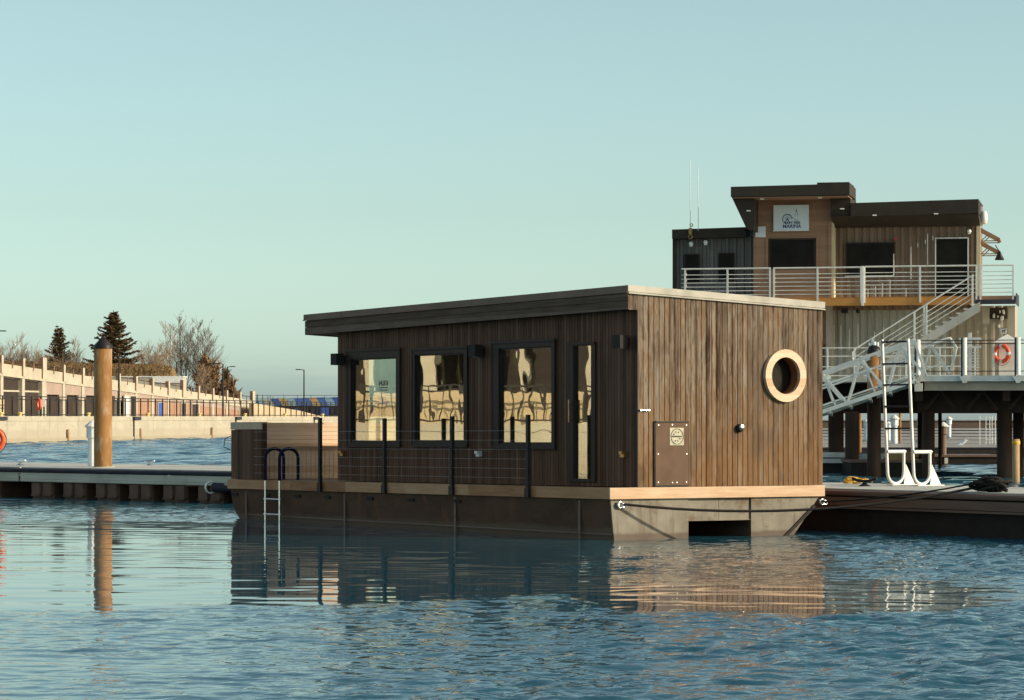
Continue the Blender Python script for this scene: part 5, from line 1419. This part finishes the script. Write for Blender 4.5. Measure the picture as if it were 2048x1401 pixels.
def bushy(label, px, ytop, hw, Y, seed, z0, mt, n=26):
    """rounded ragged evergreen made of many upswept sprays"""
    rr = random.Random(seed); H = EYE + (835 - ytop) * Y / F - z0; R = hw * Y / F; mb = MB(); lb_ = MB()
    for i in range(int(n * 2.6)):
        a = rr.uniform(0, 2 * PI); e = rr.uniform(.05, 1.45)
        ln_x = R * math.cos(e) * rr.uniform(.7, 1.08); ln_z = H * (.18 + .82 * math.sin(e)) * rr.uniform(.75, 1.0)
        base = Vector((0, 0, H * rr.uniform(.05, .3))); tip = Vector((math.cos(a) * ln_x, math.sin(a) * ln_x, ln_z))
        mid = base.lerp(tip, .5) + Vector((math.cos(a), math.sin(a), 0)) * R * .12
        lb_.tube([base, mid, tip], .05, 3, r2=.012)
        for q in range(50):
            u = rr.uniform(.25, 1.0); c = base.lerp(mid, u * 2) if u < .5 else mid.lerp(tip, u * 2 - 1)
            d = (tip - mid).normalized() + Vector((rr.uniform(-1, 1), rr.uniform(-1, 1), rr.uniform(-.5, .9)))
            tp = c + d.normalized() * rr.uniform(.3, .7); w = (tp - c).cross(Vector((rr.uniform(-1, 1), rr.uniform(-1, 1), rr.uniform(-1, 1)))).normalized() * rr.uniform(.05, .11)
            mb.add([c - w, c + w, tp + w * .3, tp - w * .3], [(0, 1, 2, 3)])
    t = thing('conifer', label, 'tree', world_at(px, Y, z0), 'evergreen trees behind the promenade')
    build('trunk', MB().tube([(0, 0, 0), (0, 0, H * .4)], .16, 6, r2=.1), m['bark'], t); build('limb', lb_, m['bark'], t); build('foliage', mb, m[mt], t)
bushy('ragged brown pine, the wider left part of the clump by the parapet end', 414, 706, 46, 318, 31, 2.0, 'needle_brown', 26)
bushy('low brown pine at the right end of the tree row', 452, 735, 30, 320, 32, 2.0, 'needle_brown', 16)
for a in (('pale bare bushy tree in front of the brown pine', 405, 726, 312, 41, .7, 7, 2.2, 'bark_pale', .8, .5),
          ('bare tree at the left edge of the photo', 8, 662, 314, 42, .6, 9, 3.0, 'bark_pale'),
          ('bare tree second from the left edge', 36, 672, 317, 43, .6, 9, 3.0, 'bark_pale'),
          ('low pale bare tree left of the small spruce', 78, 680, 312, 44, .75, 10, 3.0, 'bark_pale'),
          ('slender bare tree between the two spruces', 152, 668, 314, 45, .5, 9, 3.0, 'bark_pale'),
          ('pale bushy bare tree right of the big spruce', 285, 676, 314, 46, .7, 11, 3.0, 'bark_pale'),
          ('low bare tree over the middle of the dry hedge', 308, 688, 310, 47, .7, 10, 3.0, 'bark_pale')):
    bare_tree(*a)
stemmy('tall bare tree, left one of the large group', 335, 634, 319, 48, 26, 6, mt='bark_pale')
stemmy('tallest bare tree in the middle of the large group', 366, 620, 322, 49, 34, 8)
stemmy('tall wide bare tree on the right of the large group', 402, 628, 320, 50, 40, 9)

# ================================================================== water
import numpy as np
k = N('lake_water'); bsdf = k.b
bsdf.inputs['Base Color'].default_value = (.018, .088, .128, 1); bsdf.inputs['Roughness'].default_value = .03; bsdf.inputs['IOR'].default_value = 1.33
tc = k.n('ShaderNodeTexCoord')
def wn(scale, stretch, detail, rough=.5, rot=0.0, dist=0.0):
    mp = k.n('ShaderNodeMapping'); mp.inputs['Scale'].default_value = stretch; mp.inputs['Rotation'].default_value = (0, 0, rot)
    k.l(tc.outputs['Object'], mp.inputs[0]); x = k.n('ShaderNodeTexNoise'); x.inputs['Scale'].default_value = scale; x.inputs['Detail'].default_value = detail
    x.inputs['Roughness'].default_value = rough; x.inputs['Distortion'].default_value = dist; k.l(mp.outputs[0], x.inputs[0]); return k.math('SUBTRACT', x.outputs[0], .5)
at = k.n('ShaderNodeAttribute'); at.attribute_name = 'chop'
# far water: bump only; modelled patch: waves are geometry and the bump adds the finest ripples
fine = k.math('ADD', k.math('MULTIPLY', wn(9.0, (.8, 1.2, 1), 2, .4, .4, .2), .016), k.math('MULTIPLY', wn(3.4, (.7, 1.3, 1), 1, .4, .2), .022))
calm_f = k.math('MULTIPLY', wn(3.0, (.5, 1.3, 1), 1, .4), .0009)
at2 = k.n('ShaderNodeAttribute'); at2.attribute_name = 'open_water'
big = k.math('ADD', k.math('MULTIPLY', wn(2.2, (.7, 1.2, 1), 2, .4, .2, .3), .13), k.math('MULTIPLY', wn(.8, (.7, 1.2, 1), 1, .4, -.3), .22))
hh = k.math('ADD', k.math('ADD', calm_f, k.math('MULTIPLY', fine, at.outputs['Fac'])), k.math('MULTIPLY', big, at2.outputs['Fac']))
bp = k.n('ShaderNodeBump'); bp.inputs['Distance'].default_value = 1.0; bp.inputs['Strength'].default_value = 1.0
k.l(hh, bp.inputs['Height']); k.l(bp.outputs[0], bsdf.inputs['Normal'])
rs = np.random.RandomState(4)
PX0, PX1, PY0, PY1 = -17.0, 17.0, 14.0, 66.0
gx = np.arange(PX0, PX1 + .001, .05)
gy = [PY0]
while gy[-1] < PY1: gy.append(gy[-1] + .034 + .0015 * (gy[-1] - PY0))
gy[-1] = PY1; gy = np.array(gy)
X, Y = np.meshgrid(gx, gy)
def lowf(n, lmin, lmax, seed):
    r = np.random.RandomState(seed); out = np.zeros_like(X)
    for i in range(n):
        lam = math.exp(r.uniform(math.log(lmin), math.log(lmax))); a = r.uniform(0, PI)
        out += np.cos(2 * PI / lam * (X * math.cos(a) + Y * math.sin(a)) + r.uniform(0, 6.28)) * (lam / lmax) ** .5
    return out / math.sqrt(n / 2)
def sst(v, a, b):
    q = np.clip((v - a) / (b - a), 0, 1); return q * q * (3 - 2 * q)
edge = np.interp(X, [-9, -5, -3.4, -2, 0, .5, 1.1, 2.5, 4.2, 5.2, 8], [27.3, 27.5, 28.2, 28.4, 30.0, 30.2, 27.8, 27.2, 27.6, 29.4, 31])
wob = lowf(14, .5, 3.5, 1) * .30
nearr = 1 - sst(Y + wob, edge - .45, edge + .35)
farr = sst(Y + wob * 1.6, 50.6, 52.4)
rightr = (.42 * sst(X + wob, .3, 1.6) + .45 * sst(X - .105 * Y + wob, -.4, 1.2)) * sst(Y + 2 * wob, 31.0, 35.0)
veryright = .8 * sst(X - .155 * Y + wob, 0, 1.5)
patch = .09 * sst(lowf(10, 2, 9, 6), .3, 1.4)
R_ = np.clip(np.maximum.reduce([nearr, farr, rightr, veryright, patch]), 0, 1)
gust = np.clip(1 + .28 * lowf(12, 1.5, 9, 2), .45, 1.7) * np.interp(X / Y, [-.18, -.05, .08, .18], [.30, .60, 1.1, 1.45])
H_ = np.zeros_like(X); nW = 64; S_ = .16
for i in range(nW):
    lam = math.exp(rs.uniform(math.log(.14), math.log(.62))); kk = 2 * PI / lam
    a = rs.normal(PI * .36, .75); s_ = S_ * math.sqrt(2 / nW)
    ph = kk * (X * math.cos(a) + Y * math.sin(a)) + rs.uniform(0, 6.28)
    H_ += s_ / kk * np.cos(ph)
Z = H_ * gust * (R_ + .0)
C_ = np.zeros_like(X)
for i in range(18):
    lam = math.exp(rs.uniform(math.log(.35), math.log(1.8))); kk = 2 * PI / lam; a = rs.normal(PI / 2, .6)
    C_ += .0075 * math.sqrt(2 / 18) / kk * np.cos(kk * (X * math.cos(a) + Y * math.sin(a)) + rs.uniform(0, 6.28))
Z += C_
fade = sst(X, PX0, PX0 + 2) * (1 - sst(X, PX1 - 2, PX1)) * sst(Y, PY0, PY0 + .5) * (1 - sst(Y, PY1 - 6, PY1))
Z *= fade
ny, nx_ = X.shape
chop1 = (R_ * gust).ravel(); open1 = np.zeros(X.size)
def gridq(nr, nc, off):
    ii, jj = np.meshgrid(np.arange(nc - 1), np.arange(nr - 1)); p = (jj * nc + ii).ravel() + off
    return np.stack([p, p + 1, p + nc + 1, p + nc], -1)
co_ = np.stack([X, Y, Z], -1).reshape(-1, 3)
# outer basin: longer waves on a coarser grid
QX, QY1 = 78.0, 335.0
X2, Y2 = np.meshgrid(np.arange(-QX, QX + .01, .6), np.linspace(PY1, QY1, 820)); H2 = np.zeros_like(X2)
for i in range(40):
    lam = math.exp(rs.uniform(math.log(1.2), math.log(3.0))); kk = 2 * PI / lam; a = rs.normal(PI * .42, .5)
    H2 += .16 * math.sqrt(2 / 40) / kk * np.cos(kk * (X2 * math.cos(a) + Y2 * math.sin(a)) + rs.uniform(0, 6.28))
f2 = sst(X2, -QX, -QX + 6) * (1 - sst(X2, QX - 6, QX)) * sst(Y2, PY1, PY1 + 5) * (1 - sst(Y2, QY1 - 25, QY1))
co2 = np.stack([X2, Y2, H2 * f2], -1).reshape(-1, 3); n1 = len(co_); n2 = len(co2); S = 6000.0
rv = []; rq = []
for x0, x1_, y0, y1 in ((-S, S, -200, PY0), (-S, PX0, PY0, PY1), (PX1, S, PY0, PY1), (-S, -QX, PY1, QY1), (QX, S, PY1, QY1), (-S, S, QY1, S)):
    b_ = n1 + n2 + len(rv); rv += [(x0, y0, 0), (x1_, y0, 0), (x1_, y1, 0), (x0, y1, 0)]; rq.append([b_, b_ + 1, b_ + 2, b_ + 3])
allv = np.concatenate([co_, co2, np.array(rv, float)])
quads = np.concatenate([gridq(ny, nx_, 0), gridq(X2.shape[0], X2.shape[1], n1), np.array(rq)]).astype(np.int32)
chop_all = np.concatenate([chop1, np.full(n2, 1.0), np.ones(len(rv))]).astype(np.float32)
open_all = np.concatenate([((1 - fade) * (Y > 40)).ravel() * .6, (1 - f2).ravel() * .6 + .35, np.ones(len(rv))]).astype(np.float32)
me = bpy.data.meshes.new('water'); me.vertices.add(len(allv)); me.vertices.foreach_set('co', allv.ravel().astype(np.float32))
me.loops.add(quads.size); me.loops.foreach_set('vertex_index', quads.ravel())
me.polygons.add(len(quads)); me.polygons.foreach_set('loop_start', np.arange(0, quads.size, 4, dtype=np.int32))
me.polygons.foreach_set('use_smooth', np.ones(len(quads), bool)); me.update(calc_edges=True); me.validate()
a1 = me.attributes.new('chop', 'FLOAT', 'POINT'); a1.data.foreach_set('value', chop_all)
a2 = me.attributes.new('open_water', 'FLOAT', 'POINT'); a2.data.foreach_set('value', open_all)
me.materials.append(k.m)
w_o = bpy.data.objects.new('water', me); COL.objects.link(w_o); w_o['kind'] = 'structure'

# ================================================================== sky, sun, camera
SUN_EL = math.radians(22); sd = Vector((.958, -.285, 0)).normalized()
wd = bpy.data.worlds.new('World'); scene.world = wd; wd.use_nodes = True
nt = wd.node_tree; bg = nt.nodes['Background']
sky = nt.nodes.new('ShaderNodeTexSky'); sky.sky_type = 'NISHITA'; sky.sun_disc = False
sky.sun_elevation = SUN_EL; sky.sun_rotation = math.atan2(sd.x, sd.y)
sky.air_density = 1.0; sky.dust_density = 1.2; sky.ozone_density = 2.0
def wnode(kind, **kw):
    x = nt.nodes.new(kind)
    for a, b in kw.items(): setattr(x, a, b)
    return x
tcw = wnode('ShaderNodeTexCoord'); sep = wnode('ShaderNodeSeparateXYZ'); nt.links.new(tcw.outputs['Generated'], sep.inputs[0])
# colour cast of the film by elevation
rmp = wnode('ShaderNodeValToRGB'); nt.links.new(sep.outputs[2], rmp.inputs[0])
e = rmp.color_ramp.elements; SKYT = [(0.0, (.86, 1.03, 1.22)), (.02, (.76, .96, 1.09)), (.04, (.72, .865, .925)), (.07, (.685, .76, .73)), (.15, (.755, .765, .635)), (.4, (.95, .82, .62)), (1, (1.1, .85, .6))]
while len(e) < len(SKYT): e.new(1)
for q, (p, c) in zip(e, SKYT): q.position = p; q.color = (*c, 1)
mul = wnode('ShaderNodeMix', data_type='RGBA', blend_type='MULTIPLY'); mul.inputs[0].default_value = 1
nt.links.new(sky.outputs[0], mul.inputs[6]); nt.links.new(rmp.outputs[0], mul.inputs[7])
# faint cloud bank low on the left
mpw = wnode('ShaderNodeMapping'); mpw.inputs['Scale'].default_value = (6, 6, 60); nt.links.new(tcw.outputs['Generated'], mpw.inputs[0])
nz = wnode('ShaderNodeTexNoise'); nz.inputs['Scale'].default_value = 2.6; nz.inputs['Detail'].default_value = 5; nt.links.new(mpw.outputs[0], nz.inputs[0])
cr = wnode('ShaderNodeValToRGB'); nt.links.new(nz.outputs[0], cr.inputs[0]); cr.color_ramp.elements[0].position = .42; cr.color_ramp.elements[1].position = .62
lo = wnode('ShaderNodeMapRange', interpolation_type='SMOOTHSTEP'); nt.links.new(sep.outputs[2], lo.inputs[0])
for i, q in enumerate((.010, .026, 1, 0)): lo.inputs[i + 1].default_value = q
lx = wnode('ShaderNodeMapRange', interpolation_type='SMOOTHSTEP'); nt.links.new(sep.outputs[0], lx.inputs[0])
for i, q in enumerate((-.12, -.04, .55, 1)): lx.inputs[i + 1].default_value = q
m1 = wnode('ShaderNodeMath', operation='MULTIPLY'); nt.links.new(cr.outputs[0], m1.inputs[0]); nt.links.new(lo.outputs[0], m1.inputs[1])
m2 = wnode('ShaderNodeMath', operation='MULTIPLY'); nt.links.new(m1.outputs[0], m2.inputs[0]); m2.inputs[1].default_value = .38
cm = wnode('ShaderNodeMix', data_type='RGBA', blend_type='MULTIPLY'); nt.links.new(m2.outputs[0], cm.inputs[0]); nt.links.new(mul.outputs[2], cm.inputs[6]); cm.inputs[7].default_value = (.66, .76, .84, 1)
nt.links.new(cm.outputs[2], bg.inputs[0]); bg.inputs[1].default_value = .15

sun = bpy.data.lights.new('sun', 'SUN'); sun.energy = 3.0; sun.angle = math.radians(.5); sun.color = (1, .87, .66)
so = bpy.data.objects.new('sun', sun); COL.objects.link(so)
dv = Vector((sd.x * math.cos(SUN_EL), sd.y * math.cos(SUN_EL), math.sin(SUN_EL)))
so.rotation_euler = dv.to_track_quat('Z', 'Y').to_euler(); so.location = dv * 60

cam = bpy.data.cameras.new('camera'); co = bpy.data.objects.new('camera', cam); COL.objects.link(co)
co.location = (0, 0, EYE); co.rotation_euler = (PI / 2, 0, 0)
cam.sensor_width = 36; cam.lens = 36 * F / 2048; cam.shift_y = (HZ - 700.5) / 2048; cam.clip_end = 20000; cam.clip_start = .5
scene.camera = co
scene.view_settings.view_transform = 'Standard'; scene.view_settings.look = 'None'
scene.view_settings.exposure = .66; scene.view_settings.gamma = 1
scene.render.resolution_x = 1024; scene.render.resolution_y = 700
scene.cycles.max_bounces = 8; scene.cycles.transparent_max_bounces = 12
scene.cycles.use_denoising = True
scene.cycles.sample_clamp_indirect = 8
